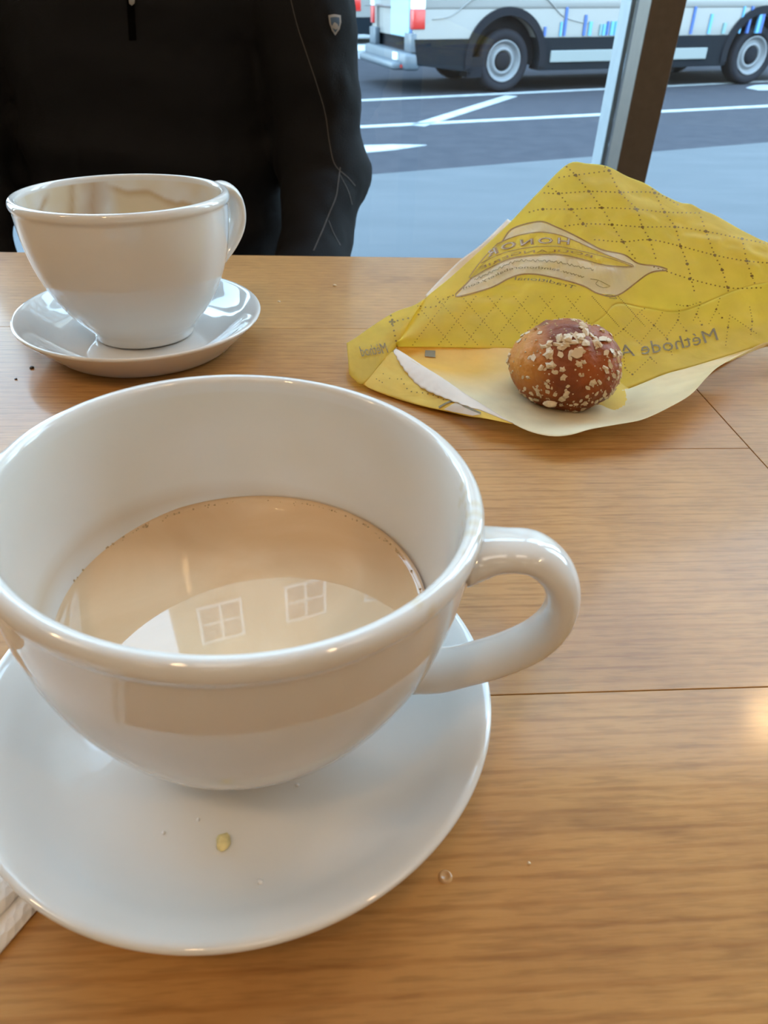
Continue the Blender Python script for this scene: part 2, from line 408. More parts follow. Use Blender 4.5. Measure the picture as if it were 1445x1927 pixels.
# ================================================================ CUPS and SAUCERS
def cup_mesh(name):
    out = [(2.15, .55), (2.2, .5), (2.5, .5), (2.58, .62), (2.68, .92), (3.0, 1.30), (3.5, 1.88), (4.0, 2.62), (4.38, 3.4), (4.68, 4.22), (4.90, 5.2), (5.02, 6.1),
           (5.07, 6.9), (5.09, 7.06), (5.15, 7.14), (5.17, 7.27), (5.14, 7.41), (5.07, 7.50), (4.97, 7.54), (4.87, 7.53), (4.80, 7.46), (4.77, 7.30)]
    inn = [(4.74, 6.9), (4.70, 6.3), (4.63, 5.6), (4.52, 4.9), (4.36, 4.15), (4.08, 3.35), (3.68, 2.6), (3.1, 1.95), (2.4, 1.5), (1.3, 1.28), (0, 1.22)]
    pr = catmull([(r, z, 0) for r, z in out+inn], 210)
    bm = NB(); lathe(bm, [(0, .62), (1.9, .62)]+[(max(p.x, 0) if i < len(pr)-1 else 0, p.y) for i, p in enumerate(pr)], 180)
    bmesh.ops.scale(bm, vec=(.01,)*3, verts=bm.verts)
    me = bpy.data.meshes.new(name); bmesh.ops.recalc_face_normals(bm, faces=bm.faces); bm.to_mesh(me); bm.free()
    return me
# 'up' is Y so the side axis lies in the handle plane: ra = in-plane thickness, rb = width
def handle_bm2():
    pts = catmull([(4.97, 6.64, 0), (5.2, 6.69, 0), (5.6, 6.84, 0), (6.25, 6.90, 0), (6.8, 6.52, 0), (7.08, 5.9, 0), (7.08, 5.2, 0), (6.8, 4.55, 0), (6.25, 3.95, 0), (5.6, 3.45, 0), (4.9, 3.02, 0), (4.22, 2.85, 0)], 64)
    pts = [Vector((p.x, 0, p.y))/100 for p in pts]
    def tp(t): return 1+.5*max(0, 1-t/.12)**2+.15*max(0, (t-.85)/.15)
    bm = NB(); tube(bm, pts, .0037, .0062, 28, up=Vector((0, 1, 0)), taper=tp)
    return bm
def stain_attr(me, fn):
    ca = me.color_attributes.new('stain', 'FLOAT_COLOR', 'POINT')
    for i, v in enumerate(me.vertices):
        ca.data[i].color = (*fn(v.co, v.normal), 1)
WHITE = Vector((.70, .69, .668))
def place_cup(name, label, foot, tiltx, tilty, phi, stainfn, sc_=1.0):
    root = thing(name, label, 'cup', T(foot[0], foot[1], 0))
    # z = tiltx*x + tilty*y  (small tilt)
    root.rotation_euler = (tilty, -tiltx, 0); root.scale = (sc_, sc_, sc_)
    me = cup_mesh('bowl'); stain_attr(me, stainfn)
    b = link('bowl', me, M['porc_stain'], root)
    h = obj('handle', handle_bm2(), M['porc'], root); h.rotation_euler.z = phi
    return root
def near_stain(c, nn):
    ins = nn.x*c.x+nn.y*c.y < 0 or (nn.z > .8 and c.z > .010)
    r = math.hypot(c.x, c.y)*100; z = c.z*100; a = math.atan2(c.y, c.x)
    col = WHITE.copy()
    if ins and z < 7.3:
        n_ = noise.noise(Vector((c.x*60, c.y*60, c.z*90)))
        k = max(0, 1-abs(z-(4.15-.05*c.x*100))/.42)*(.45+.4*n_)
        col = col.lerp(Vector((.52, .36, .20)), max(0, min(.8, k)))
        col = col.lerp(Vector((.66, .62, .53)), max(0, min(.5, .28+.3*n_)) if z < 7.2 else .1)
    # dried drip on the lip at the handle side
    if z > 6.9 and -.75 < a < .15:
        n2 = noise.noise(Vector((a*14, z*1.5, 3)))
        if abs(n2) < .10: col = col.lerp(Vector((.62, .52, .33)), .5)
    return col
near = place_cup('coffee_cup', 'large white cup in the foreground half full of milky coffee', (-3.45, 12.40), -.05, -.01, math.radians(-8), near_stain, 1.01)
def far_stain(c, nn):
    ins = nn.x*c.x+nn.y*c.y < 0 or (nn.z > .8 and c.z > .010)
    r = math.hypot(c.x, c.y)*100; z = c.z*100; a = math.atan2(c.y, c.x)
    col = WHITE.copy(); outer = not ins
    if not outer and z < 7.25:
        n_ = noise.noise(Vector((a*2.2, z*.45, 1.7)))+.35*noise.noise(Vector((a*7, z*1.4, 4)))
        deg = math.degrees(a) % 360; Z = z+.10*noise.noise(Vector((a*9, 0, 2))); B = Vector((.42, .24, .09)); W = Vector((.66, .52, .30))
        ss = lambda e0, e1, x: max(0, min(1, (x-e0)/(e1-e0)))
        col = col.lerp(W, max(0, min(.7, .42+n_*.6)))
        # tide line falling from left to right along the far wall, coffee wash beneath it
        line = 7.05-(118-deg)*.017+.10*math.sin(deg*.22); inb = ss(30, 42, deg)*(1-ss(112, 120, deg))
        below = max(0, min(1, .5+(line-Z)/.22))
        col = col.lerp(W, .75*inb*below); col = col.lerp(B, .8*inb*below*(1-ss(0, .42, line-Z)))
        col = col.lerp(B, .65*max(0, 1-abs(deg-127-(7-z)*5-n_*6)/8)*ss(4.2, 5.5, z))
        col = col.lerp(B, .55*max(0, 1-abs(deg-148+(z-6)*4+n_*9)/5))
        col = col.lerp(B, .70*max(0, 1-abs(Z-6.35+(deg-170)*.05)/.30)*ss(156, 162, deg)*(1-ss(180, 190, deg)))
        if z < 3.4: col = Vector((.30, .17, .08))
    return col
far = place_cup('coffee_cup', 'white cup with coffee stains inside, standing before the person in black', (-13.25, 36.75), .02, -.035, math.radians(52), far_stain)
def saucer(label, x, y, name='saucer', tilt=(0, 0)):
    pr = catmull([(3.95, .25, 0), (4.1, .04, 0), (4.3, 0, 0), (4.55, .03, 0), (4.8, .20, 0), (5.2, .58, 0), (5.6, .96, 0), (6.0, 1.36, 0), (6.2, 1.58, 0), (6.29, 1.68, 0), (6.28, 1.77, 0), (6.19, 1.80, 0), (6.05, 1.75, 0),
                  (5.6, 1.46, 0), (5.1, 1.08, 0), (4.6, .78, 0), (4.1, .60, 0), (3.6, .52, 0), (2.9, .49, 0), (2.0, .49, 0), (0, .49, 0)], 110)
    bm = NB(); lathe(bm, [(0, .25)]+[(p.x, p.y) for p in pr[:-1]]+[(0, .49)], 200)
    bmesh.ops.scale(bm, vec=(.01,)*3, verts=bm.verts)
    o = obj(name, bm, M['porc']); o.location = T(x, y, 0.02)
    tag(o, label, 'saucer'); return o
sau1 = saucer('white saucer under the large cup in the foreground', -3.43, 11.94)
sau2 = saucer('white saucer under the stained cup by the table\'s far edge', -13.31, 36.57)

# coffee
def coffee_mat():
    m = bpy.data.materials.new('milky_coffee'); m.use_nodes = True
    n = m.node_tree.nodes; l = m.node_tree.links; b = n['Principled BSDF']
    t = n.new('ShaderNodeTexCoord'); nz = n.new('ShaderNodeTexNoise'); nz.inputs['Scale'].default_value = 28; nz.inputs['Detail'].default_value = 5; nz.inputs['Distortion'].default_value = 1.0
    l.new(t.outputs['Object'], nz.inputs['Vector']); r = n.new('ShaderNodeValToRGB'); l.new(nz.outputs[0], r.inputs[0])
    r.color_ramp.elements[0].position = .35; r.color_ramp.elements[0].color = (.62, .43, .255, 1)
    r.color_ramp.elements[1].position = .7; r.color_ramp.elements[1].color = (.70, .52, .335, 1)
    l.new(r.outputs[0], b.inputs['Base Color']); b.inputs['Roughness'].default_value = .02; b.inputs['IOR'].default_value = 1.5
    return m
M['coffee'] = coffee_mat()
bm = NB(); prof = [(0, 0)]+[(.0436*i/30, 0) for i in range(1, 28)]+[(.0422, .0001), (.0432, .0004), (.0440, .0012), (.0442, .0005), (.0436, -.002)]
lathe(bm, prof, 160)
cof = obj('coffee', bm, M['coffee']); cof.location = T(-3.27, 12.38, 4.02)
tag(cof, 'milky tan coffee filling the foreground cup halfway', 'coffee')
M['bubble'] = mat('coffee_froth', (.50, .36, .20), .2)
gr = []
for i in range(80):
    a = random.choice([random.gauss(1.6, .55), random.gauss(2.6, .35), random.gauss(.6, .3)]); rr = .0432-abs(random.gauss(0, .0006))
    gr.append(((rr*math.cos(a), rr*math.sin(a), .0006), random.choice([.00014, .0002, .0003]), i, .2))
bm = grains(gr)
fr = obj('froth', bm, M['bubble'], cof); fr['kind'] = 'stuff'

# crumbs on the saucer and the table
M['crumb'] = mat('pastry_crumb', (.72, .62, .30), .7, var=.2, scale=300)
M['sugar'] = mat('pearl_sugar', (.62, .48, .30), .45, var=.15, scale=400)
def saucer_z(r):
    tb = [(0, .49), (2.9, .49), (3.6, .52), (4.1, .60), (4.6, .78), (5.1, 1.08), (5.6, 1.46), (6.05, 1.75)]
    for (a, za), (b, zb) in zip(tb, tb[1:]):
        if r <= b: return za+(zb-za)*(r-a)/(b-a)
    return 1.8
def on_saucer(px, py):
    z = .77
    for _ in range(12):
        p = PZ(px, py, z); r = math.hypot(p.x*100+3.43, p.y*100-11.94); z = .75+(saucer_z(r)+.02)/100
    return PZ(px, py, z)
for (px, py, s, lab) in ((421, 1588, .0017, 'yellow pastry crumb on the foreground saucer in front of the cup'), (308, 1568, .0004, 'tiny pale crumb on the saucer left of the yellow crumb'),
                    (373, 1543, .0004, 'tiny pale crumb on the saucer just above the yellow crumb'), (560, 1478, .00045, 'tiny pale crumb on the saucer below the cup wall'),
                    (490, 1660, .00055, 'tiny pale crumb on the saucer below and right of the yellow crumb')):
    p = on_saucer(px, py); bm = NB(); lump(bm, (0, 0, 0), (s, s*1.2, s*.7), px)
    o = obj('crumb', bm, M['crumb'] if s > .001 else M['white']); o.location = p+Vector((0, 0, s*.5)); tag(o, lab, 'crumb')
M['drop'] = mat('dried_drop', (.50, .30, .14), .15)
p = PZ(838, 1650, .75); bm = NB()
bm2 = lathe(bm, [(0, .0001), (.0007, .0001), (.001, .0005), (.0014, .0003), (.0016, 0)], 24)
o = obj('dried_drop', bm, M['drop']); o.location = p; tag(o, 'small round dried drop on the table right of the foreground saucer', 'drop')
M['darkspot'] = mat('dark_crumb', (.05, .035, .02), .6)
for (px, py, s, lab) in ((60, 693, .0012, 'dark crumb on the table left of the far saucer'), (30, 714, .0007, 'smaller dark crumb on the table near the far saucer'), (630, 538, .0012, 'pale crumb on the table behind the cups'),
                    (525, 568, .0009, 'pale crumb on the table right of the far saucer'), (995, 1625, .0004, 'speck on the table at lower right')):
    p = PZ(px, py, .75); bm = NB(); lump(bm, (0, 0, 0), (s, s, s*.5), px); o = obj('crumb', bm, M['darkspot'] if px < 100 else M['sugar']); o.location = p+Vector((0, 0, s*.35)); tag(o, lab, 'crumb')

# ================================================================ NAPKIN
def napkin_mat():
    m = mat('napkin_paper', (.80, .77, .74), .9)
    n = m.node_tree.nodes; l = m.node_tree.links; b = n['Principled BSDF']
    t = n.new('ShaderNodeTexCoord'); mp = n.new('ShaderNodeMapping'); mp.inputs['Scale'].default_value = (1, .55, 1); mp.inputs['Rotation'].default_value = (0, 0, .9)
    l.new(t.outputs['Object'], mp.inputs[0])
    v = n.new('ShaderNodeTexVoronoi'); v.inputs['Scale'].default_value = 700; v.inputs['Randomness'].default_value = .4; l.new(mp.outputs[0], v.inputs['Vector'])
    bp = n.new('ShaderNodeBump'); bp.inputs['Strength'].default_value = .7; bp.inputs['Distance'].default_value = .0006
    l.new(v.outputs['Distance'], bp.inputs['Height']); l.new(bp.outputs[0], b.inputs['Normal']); return m
M['napkin'] = napkin_mat()
e0 = PZ(0, 1792, .751); e1 = PZ(72, 1708, .751); ed = (e1-e0).normalized(); en = Vector((-ed.y, ed.x, 0))
nap = thing('paper_napkin', 'white embossed paper napkin tucked under the foreground saucer at lower left', 'napkin', e0)
for i, (off, zz, th, ln) in enumerate(((0, .0003, .0005, .030), (.0052, .0011, .0005, .0285))):
    bm = NB(); N1, N2 = 40, 20; g = {}
    for a in range(N1+1):
        for b_ in range(N2+1):
            s = -.10+(.10+ln)*a/N1; q = off+.062*b_/N2
            z = zz+.0004*noise.noise(Vector((s*60, q*60, i)))
            # keep under the rising saucer underside
            edge = 1-min(1, b_/1.5); z -= edge*th*.8
            v = ed*s+en*q; g[a, b_] = bm.verts.new((v.x, v.y, z))
    for a in range(N1):
        for b_ in range(N2): bm.faces.new((g[a, b_], g[a+1, b_], g[a+1, b_+1], g[a, b_+1]))
    o = obj('napkin_layer', bm, M['napkin'], nap); md = o.modifiers.new('s', 'SOLIDIFY'); md.thickness = .0005; md.offset = -1

# ================================================================ PAPER BAG
def paper(name, col, tr, warm=None, colattr=False):
    m = bpy.data.materials.new(name); m.use_nodes = True
    n = m.node_tree.nodes; l = m.node_tree.links; b = n['Principled BSDF']; out = n['Material Output']
    t = n.new('ShaderNodeTexCoord'); nz = n.new('ShaderNodeTexNoise'); nz.inputs['Scale'].default_value = 90; nz.inputs['Detail'].default_value = 6
    l.new(t.outputs['Object'], nz.inputs['Vector']); r = n.new('ShaderNodeValToRGB'); l.new(nz.outputs[0], r.inputs[0])
    r.color_ramp.elements[0].position = .3; r.color_ramp.elements[0].color = (*[c*.92 for c in col], 1)
    r.color_ramp.elements[1].position = .7; r.color_ramp.elements[1].color = (*col, 1)
    src = r.outputs[0]
    if colattr:
        a = n.new('ShaderNodeVertexColor'); a.layer_name = 'tone'; mx = n.new('ShaderNodeMix'); mx.data_type = 'RGBA'; mx.blend_type = 'MULTIPLY'; mx.inputs[0].default_value = 1
        l.new(r.outputs[0], mx.inputs[6]); l.new(a.outputs[0], mx.inputs[7]); src = mx.outputs[2]
    l.new(src, b.inputs['Base Color']); b.inputs['Roughness'].default_value = .55; b.inputs['Specular IOR Level'].default_value = .35
    tl = n.new('ShaderNodeBsdfTranslucent'); l.new(src, tl.inputs[0])
    mx = n.new('ShaderNodeMixShader'); mx.inputs[0].default_value = tr
    # crinkle relief
    m2 = n.new('ShaderNodeMapping'); m2.inputs['Scale'].default_value = (1, 1, 1); l.new(t.outputs['Object'], m2.inputs[0])
    v = n.new('ShaderNodeTexNoise'); v.inputs['Scale'].default_value = 45; v.inputs['Detail'].default_value = 3; v.inputs['Distortion'].default_value = .8; l.new(m2.outputs[0], v.inputs['Vector'])
    bp = n.new('ShaderNodeBump'); bp.inputs['Strength'].default_value = .28; bp.inputs['Distance'].default_value = .003
    l.new(v.outputs[0], bp.inputs['Height']); l.new(bp.outputs[0], b.inputs['Normal']); l.new(bp.outputs[0], tl.inputs['Normal'])
    l.new(b.outputs[0], mx.inputs[1]); l.new(tl.outputs[0], mx.inputs[2]); l.new(mx.outputs[0], out.inputs[0])
    return m
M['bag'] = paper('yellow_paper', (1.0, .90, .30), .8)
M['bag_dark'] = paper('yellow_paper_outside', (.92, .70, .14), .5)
M['bag_in'] = paper('cream_paper_inside', (.96, .89, .66), .5, colattr=True)
M['bag_white'] = paper('white_paper_edge', (.95, .88, .80), .4)
bag = thing('paper_bag', 'open yellow bakery bag with dotted lattice and mirrored lettering lying on table', 'paper bag', PZ(1000, 700, .75))
bag_inv = Matrix.Translation(-bag.location)
def Q(px, py, Y=None, z=None):
    return P(px, py, Y/100) if Y is not None else PZ(px, py, .75+z/100)
def coons(name, top, bottom, m, nu=70, nv=40, wr=.0012, seed=1, freq=55, tone=None, bulge=0, lin=False):
    """surface between a top and a bottom curve (same direction)"""
    a = catmull(top, nu+1); b = catmull(bottom, nu+1); bm = NB(); g = {}
    for i in range(nu+1):
        for j in range(nv+1):
            t = j/nv; p = a[i].lerp(b[i], t)
            w_ = (4*t*(1-t))**.6*min(1, 6*min(i, nu-i)/nu)
            q = p*freq+Vector((seed*5.1, 0, 0))
            k = noise.noise(q)+.5*abs(noise.noise(q*2.1))+.25*noise.noise(q*4.3)
            p = p+Vector((0, -.55, .83))*(wr*k*w_+bulge*4*t*(1-t))
            p.z = max(p.z, .7506+.0001*(seed % 5)); g[i, j] = bm.verts.new(p)
    for i in range(nu):
        for j in range(nv): bm.faces.new((g[i, j], g[i, j+1], g[i+1, j+1], g[i+1, j]))
    bm.transform(bag_inv)
    o = obj(name, bm, m, bag, recalc=False)
    md = o.modifiers.new('s', 'SOLIDIFY'); md.thickness = .00012; md.offset = 0
    if tone:
        ca = o.data.color_attributes.new('tone', 'FLOAT_COLOR', 'POINT')
        for i, v in enumerate(o.data.vertices): ca.data[i].color = (*tone(v.co+bag.location), 1)
    return o
# --- shared fold lines (centimetres of depth chosen so the sheets stand on the table)
creaseL = [Q(745, 652, 35.2), Q(850, 654, 35.6), Q(960, 656, 35.6), Q(1060, 640, 36.0), Q(1130, 600, 36.6), Q(1160, 572, 37.4), Q(1215, 580, 37.8), Q(1285, 585, 37.6), Q(1380, 548, 38.4), Q(1450, 530, 39.0), Q(1560, 520, 40.0), Q(1680, 560, 40.5)]
topE = [Q(1068, 309, 44.6), Q(1105, 308, 44.6), Q(1142, 313, 44.4), Q(1180, 332, 44.2), Q(1215, 346, 44.0), Q(1250, 368, 43.6), Q(1282, 382, 43.4), Q(1300, 384, 43.4), Q(1322, 396, 43.2), Q(1345, 405, 43.0), Q(1400, 436, 42.6), Q(1448, 462, 42.4), Q(1560, 520, 42), Q(1680, 562, 41)]
leftE = [Q(1068, 309, 44.6), Q(1010, 365, 43.4), Q(960, 418, 42.3), Q(905, 470, 41.2), Q(850, 520, 39.9), Q(800, 562, 38.6), Q(775, 600, 37.2), Q(745, 652, 35.2)]
# upper panel: left edge + top edge against the crease
nl = len(leftE)
upT = [leftE[k] for k in (6, 5, 4, 3, 2, 1)] + topE
up = coons('upper_panel', [leftE[7]]+upT, creaseL, M['bag'], 150, 70, .0030, 2, 42, bulge=.004)
# right side panel (gusset) with the mirrored lettering
gusB = [Q(1060, 700, 34.6), Q(1150, 738, 33.4), Q(1185, 730, 33.0), Q(1250, 704, 33.6), Q(1300, 690, 34.2), Q(1380, 666, 35.2), Q(1450, 645, 36.2), Q(1560, 625, 37.5), Q(1680, 600, 39.5)]
gusT = [creaseL[3]]+creaseL[4:]
gp = coons('side_panel', gusT, gusB, M['bag'], 90, 30, .0020, 5, 50, bulge=-.003)
# bottom panel, inside cream, turning yellow toward the crease
lip = [Q(750, 664, 34.4), Q(790, 688, 33.0), Q(835, 715, 31.8), Q(880, 745, 30.4), Q(925, 773, 29.0), Q(965, 797, 27.8), Q(1000, 813, 27.0), Q(1040, 821, 26.6), Q(1075, 818, 26.6), Q(1110, 808, 27.0), Q(1160, 799, 27.4), Q(1210, 789, 27.8), Q(1262, 765, 28.8), Q(1300, 742, 29.8), Q(1328, 712, 31.0), Q(1352, 690, 32.2), Q(1400, 664, 34.2), Q(1450, 642, 36.0), Q(1560, 622, 37.4), Q(1680, 600, 39.3)]
botTop = [Q(746, 652, 35.3), Q(850, 652, 35.75), Q(960, 654, 35.7), Q(1060, 700, 34.5), Q(1120, 722, 33.8), Q(1150, 738, 33.3), Q(1185, 731, 32.9), Q(1250, 705, 33.5), Q(1300, 691, 34.1), Q(1380, 667, 35.1), Q(1450, 646, 36.1), Q(1560, 626, 37.4), Q(1680, 601, 39.4)]
cc = [PZ(840, 690, .755), PZ(1100, 760, .755)]
def tone(p):
    # printed yellow shows through near the back left, plain cream paper near the lip
    k = max(0, min(1, (p.y-.305)/.03))*max(0, min(1, (.105-p.x)/.06))
    y = max(0, min(1, (p.x-.10)/.06))*.4
    return tuple(Vector((1, 1, 1)).lerp(Vector((1.0, .74, .22)), min(1, k+y*.6)))
bp_ = coons('bottom_panel', botTop, lip, M['bag_in'], 150, 40, .0012, 9, 60, tone=tone, bulge=-.0035)
# left corner, front (outside) and folded lip
lc = coons('left_corner', [Q(652, 646, 35.6), Q(672, 634, 36.3), Q(700, 614, 37.3), Q(742, 588, 38.2), Q(778, 575, 38.4), Q(800, 562, 38.6)],
           [Q(657, 704, z=.35), Q(664, 712, z=.3), Q(683, 722, z=.3), Q(712, 690, 33.3), Q(736, 664, 34.6), Q(747, 652, 35.2)], M['bag'], 40, 30, .0013, 12, 80, bulge=.003)
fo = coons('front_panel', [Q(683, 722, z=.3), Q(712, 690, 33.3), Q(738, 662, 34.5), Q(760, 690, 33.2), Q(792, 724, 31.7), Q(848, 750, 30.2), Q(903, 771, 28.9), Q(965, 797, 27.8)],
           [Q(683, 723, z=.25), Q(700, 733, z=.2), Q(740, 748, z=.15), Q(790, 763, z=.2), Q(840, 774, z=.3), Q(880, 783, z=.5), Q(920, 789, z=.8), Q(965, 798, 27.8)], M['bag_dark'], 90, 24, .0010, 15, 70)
sc_ = []
for k in range(46):
    t = k/45; base = catmull([Q(741, 660, 34.6), Q(760, 692, 33.0), Q(792, 727, 31.5), Q(848, 752, 30.0), Q(903, 772, 28.8), Q(965, 797, 27.8)], 46)[k]
    sc_.append(base+Vector((-.0006, -.0008, 0))*(abs(math.sin(k*1.15)) if k < 36 else 0))
fl = coons('folded_lip', [Q(747, 657, 34.9), Q(765, 668, 34.2), Q(795, 688, 33.0), Q(835, 713, 31.7), Q(880, 744, 30.3), Q(925, 772, 29.0), Q(965, 797, 27.85)], sc_, M['bag_white'], 90, 10, .0004, 17, 60, bulge=.0006)
# back layer whose white edge peeps out behind the upper panel
bk = coons('back_panel', [Q(955, 412, 43.6), Q(905, 460, 42.4), Q(868, 488, 41.6), Q(832, 522, 40.6), Q(800, 556, 39.4)],
           [Q(975, 425, 42.8), Q(925, 470, 42.0), Q(880, 510, 41.2), Q(845, 540, 40.1), Q(812, 566, 39.0)], M['bag_white'], 40, 6, .0003, 19, 60)
# underside of the bag resting on the table
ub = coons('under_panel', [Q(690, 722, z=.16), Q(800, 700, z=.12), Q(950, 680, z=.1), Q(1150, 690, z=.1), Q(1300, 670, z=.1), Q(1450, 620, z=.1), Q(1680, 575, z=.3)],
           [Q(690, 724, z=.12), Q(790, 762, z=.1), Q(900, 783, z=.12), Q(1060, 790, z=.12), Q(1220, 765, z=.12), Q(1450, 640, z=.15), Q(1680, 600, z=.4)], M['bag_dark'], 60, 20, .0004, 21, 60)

# --- printing: flat ink laid on the sheets
bpy.context.view_layer.update()
def bvh_of(objs):
    vs, fs = [], []
    for o in objs:
        mw = o.matrix_world; b0 = len(vs)
        vs += [mw @ v.co for v in o.data.vertices]; fs += [[b0+i for i in p.vertices] for p in o.data.polygons]
    return BVHTree.FromPolygons(vs, fs)
class Ink:
    def __init__(s, objs, name, m, parent, off=.00022, kind=None):
        s.b = bvh_of(objs); s.bm = NB(); s.name = name; s.m = m; s.parent = parent; s.off = off; s.kind = kind
    def pt(s, px, py):
        d = ray(px, py); h = s.b.ray_cast(CAMP, d)
        if h[0] is None: return None
        n = h[1] if h[1].dot(d) < 0 else -h[1]
        return h[0]+n*s.off
    def face(s, pts):
        ps = [s.pt(*p) for p in pts]
        if any(p is None for p in ps): return
        if max((p-ps[0]).length for p in ps) > .03: return
        try: s.bm.faces.new([s.bm.verts.new(p) for p in ps])
        except ValueError: pass
    def dot(s, x, y, r, ry=None, n=7):
        ry = ry or r*.8
        s.face([(x+r*math.cos(2*PI*i/n), y+ry*math.sin(2*PI*i/n)) for i in range(n)])
    def line(s, pts, wd, n=None):
        pp = catmull([(x, y, 0) for x, y in pts], n or max(4, int(sum(math.dist(a, b) for a, b in zip(pts, pts[1:]))/4)))
        prev = None
        for i, p in enumerate(pp):
            t = (pp[min(i+1, len(pp)-1)]-pp[max(i-1, 0)]).normalized(); nn = Vector((-t.y, t.x, 0))*wd/2
            cur = ((p+nn).x, (p+nn).y), ((p-nn).x, (p-nn).y)
            if prev: s.face([prev[0], prev[1], cur[1], cur[0]])
            prev = cur
    def poly(s, pts, cell=5):
        """fill a px polygon as a grid of small faces"""
        from mathutils.geometry import tessellate_polygon
        tb = NB(); vs = [tb.verts.new((x, y, 0)) for x, y in pts]; f = tb.faces.new(vs)
        bmesh.ops.triangulate(tb, faces=tb.faces)
        for _ in range(5):
            es = [e for e in tb.edges if e.calc_length() > cell]
            if not es: break
            bmesh.ops.subdivide_edges(tb, edges=es, cuts=1); bmesh.ops.triangulate(tb, faces=tb.faces)
        for f in tb.faces: s.face([(v.co.x, v.co.y) for v in f.verts])
        tb.free()
    def text(s, body, path, h, slant=0, squash=1.0, offset=0, sp=1.0):
        cu = bpy.data.curves.new('t', 'FONT'); cu.body = body; cu.size = 1; cu.offset = offset; cu.resolution_u = 2; cu.space_character = sp
        to = bpy.data.objects.new('t', cu); C.objects.link(to); dg = bpy.context.evaluated_depsgraph_get()
        me = bpy.data.meshes.new_from_object(to.evaluated_get(dg)); bpy.data.objects.remove(to)
        L = max(v.co.x for v in me.vertices); pp = catmull([(x, y, 0) for x, y in path], 100)
        def mp(c):
            t = max(0, min(.999, c.x/L))*99; i = int(t); p = pp[i].lerp(pp[i+1], t-i); tg = (pp[min(i+3, 99)]-pp[max(i-2, 0)]).normalized()
            nn = Vector((-tg.y, tg.x, 0));
            if nn.y > 0: nn = -nn
            q = p+nn*c.y*h*1.38+tg*(slant*c.y*h); return (q.x, q.y)
        co_ = [mp(v.co) for v in me.vertices]
        for p in me.polygons: s.face([co_[i] for i in p.vertices])
        bpy.data.meshes.remove(me)
    def done(s):
        bmesh.ops.remove_doubles(s.bm, verts=s.bm.verts, dist=1e-6)
        s.bm.transform(s.parent.matrix_world.inverted())
        o = obj(s.name, s.bm, s.m, s.parent, smooth=False, recalc=False)
        if s.kind: o['kind'] = s.kind
        return o
M['ink'] = mat('olive_ink', (.20, .13, .02), .7)
M['ink2'] = mat('brown_ink', (.30, .19, .08), .7)
M['inkgrey'] = mat('grey_ink', (.20, .165, .09), .7)
M['inkwhite'] = paper('white_print', (.93, .91, .93), .6)
bag.matrix_world = Matrix.Translation(bag.location)
bpy.context.view_layer.update()
Z1 = lambda x, y: (640+x*.557, 280+y*.557)
Z3 = lambda x, y: (1120+x*.2249, 560+y*.2249)
Z8 = lambda x, y: (640+x*.18, 560+y*.18)
Z2 = lambda x, y: (840+x*.2907, 400+y*.2907)
rowsB = [[(740, 98), (795, 90), (908, 75)], [(690, 150), (738, 152), (840, 145), (945, 148), (1062, 150), (1140, 190)],
         [(640, 215), (685, 205), (780, 205), (883, 200), (1000, 205), (1095, 215), (1213, 218)],
         [(760, 262), (820, 255), (918, 257), (1020, 265), (1130, 265), (1235, 280), (1357, 305), (1460, 325)],
         [(860, 308), (955, 315), (1045, 308), (1150, 330), (1265, 360), (1373, 380), (1470, 388)],
         [(1060, 400), (1180, 440), (1310, 470), (1420, 470)]]
rowsA = [[(690, 120), (738, 152), (780, 205), (830, 262)], [(765, 62), (795, 90), (840, 145), (883, 200), (918, 257), (955, 315), (995, 370)],
         [(895, 62), (908, 75), (945, 148), (1000, 205), (1020, 265), (1045, 308), (1065, 370)], [(1030, 100), (1062, 150), (1095, 215), (1130, 265), (1150, 330), (1172, 390), (1195, 480)],
         [(1213, 218), (1235, 280), (1265, 360), (1290, 410), (1310, 480)], [(1357, 305), (1373, 380), (1390, 430), (1405, 470)]]
ink = Ink([up, gp, lc, fo, bp_], 'lattice_print', M['ink'], bag, kind='stuff')
def dotted(pts, r, step):
    L = sum(math.dist(a, b) for a, b in zip(pts, pts[1:])); n = max(3, int(L/step))
    for p in catmull([(x, y, 0) for x, y in pts], n): ink.dot(p.x, p.y, r)
for ln in rowsB+rowsA:
    pl = [Z1(*p) for p in ln]; dotted(pl, 1.7, 8.0)
    for p in pl[1:-1]: ink.dot(*p, 3.4)
LOGO = [Z2(*p) for p in [(360, 190), (430, 105), (600, 60), (700, 90), (850, 160), (1000, 240), (1150, 275), (1240, 330), (1370, 350), (1430, 375), (1310, 395), (1110, 535), (980, 525), (870, 470), (640, 410), (500, 400), (400, 430), (280, 490), (60, 545), (150, 440)]]
def inside(p, poly):
    x, y = p; c = False
    for (x1, y1), (x2, y2) in zip(poly, poly[1:]+poly[:1]):
        if (y1 > y) != (y2 > y) and x < (x2-x1)*(y-y1)/(y2-y1)+x1: c = not c
    return c
for k in range(9):
    a = Z1(235+88*k, 500); b = Z1(235+88*k+140, 662)
    if k > 6: b = Z1(235+88*k+90, 600)
    pts = [(a[0]+(b[0]-a[0])*i/20, a[1]+(b[1]-a[1])*i/20) for i in range(21)]
    for i, p in enumerate(pts):
        if not inside(p, LOGO) and p[1] > 520: ink.dot(*p, 1.15)
    a = Z1(370+88*k, 500); b = Z1(370+88*k-125, 662)
    pts = [(a[0]+(b[0]-a[0])*i/17, a[1]+(b[1]-a[1])*i/17) for i in range(18)]
    for p in pts:
        if not inside(p, LOGO) and p[1] > 520 and p[0] < 1110: ink.dot(*p, 1.15)
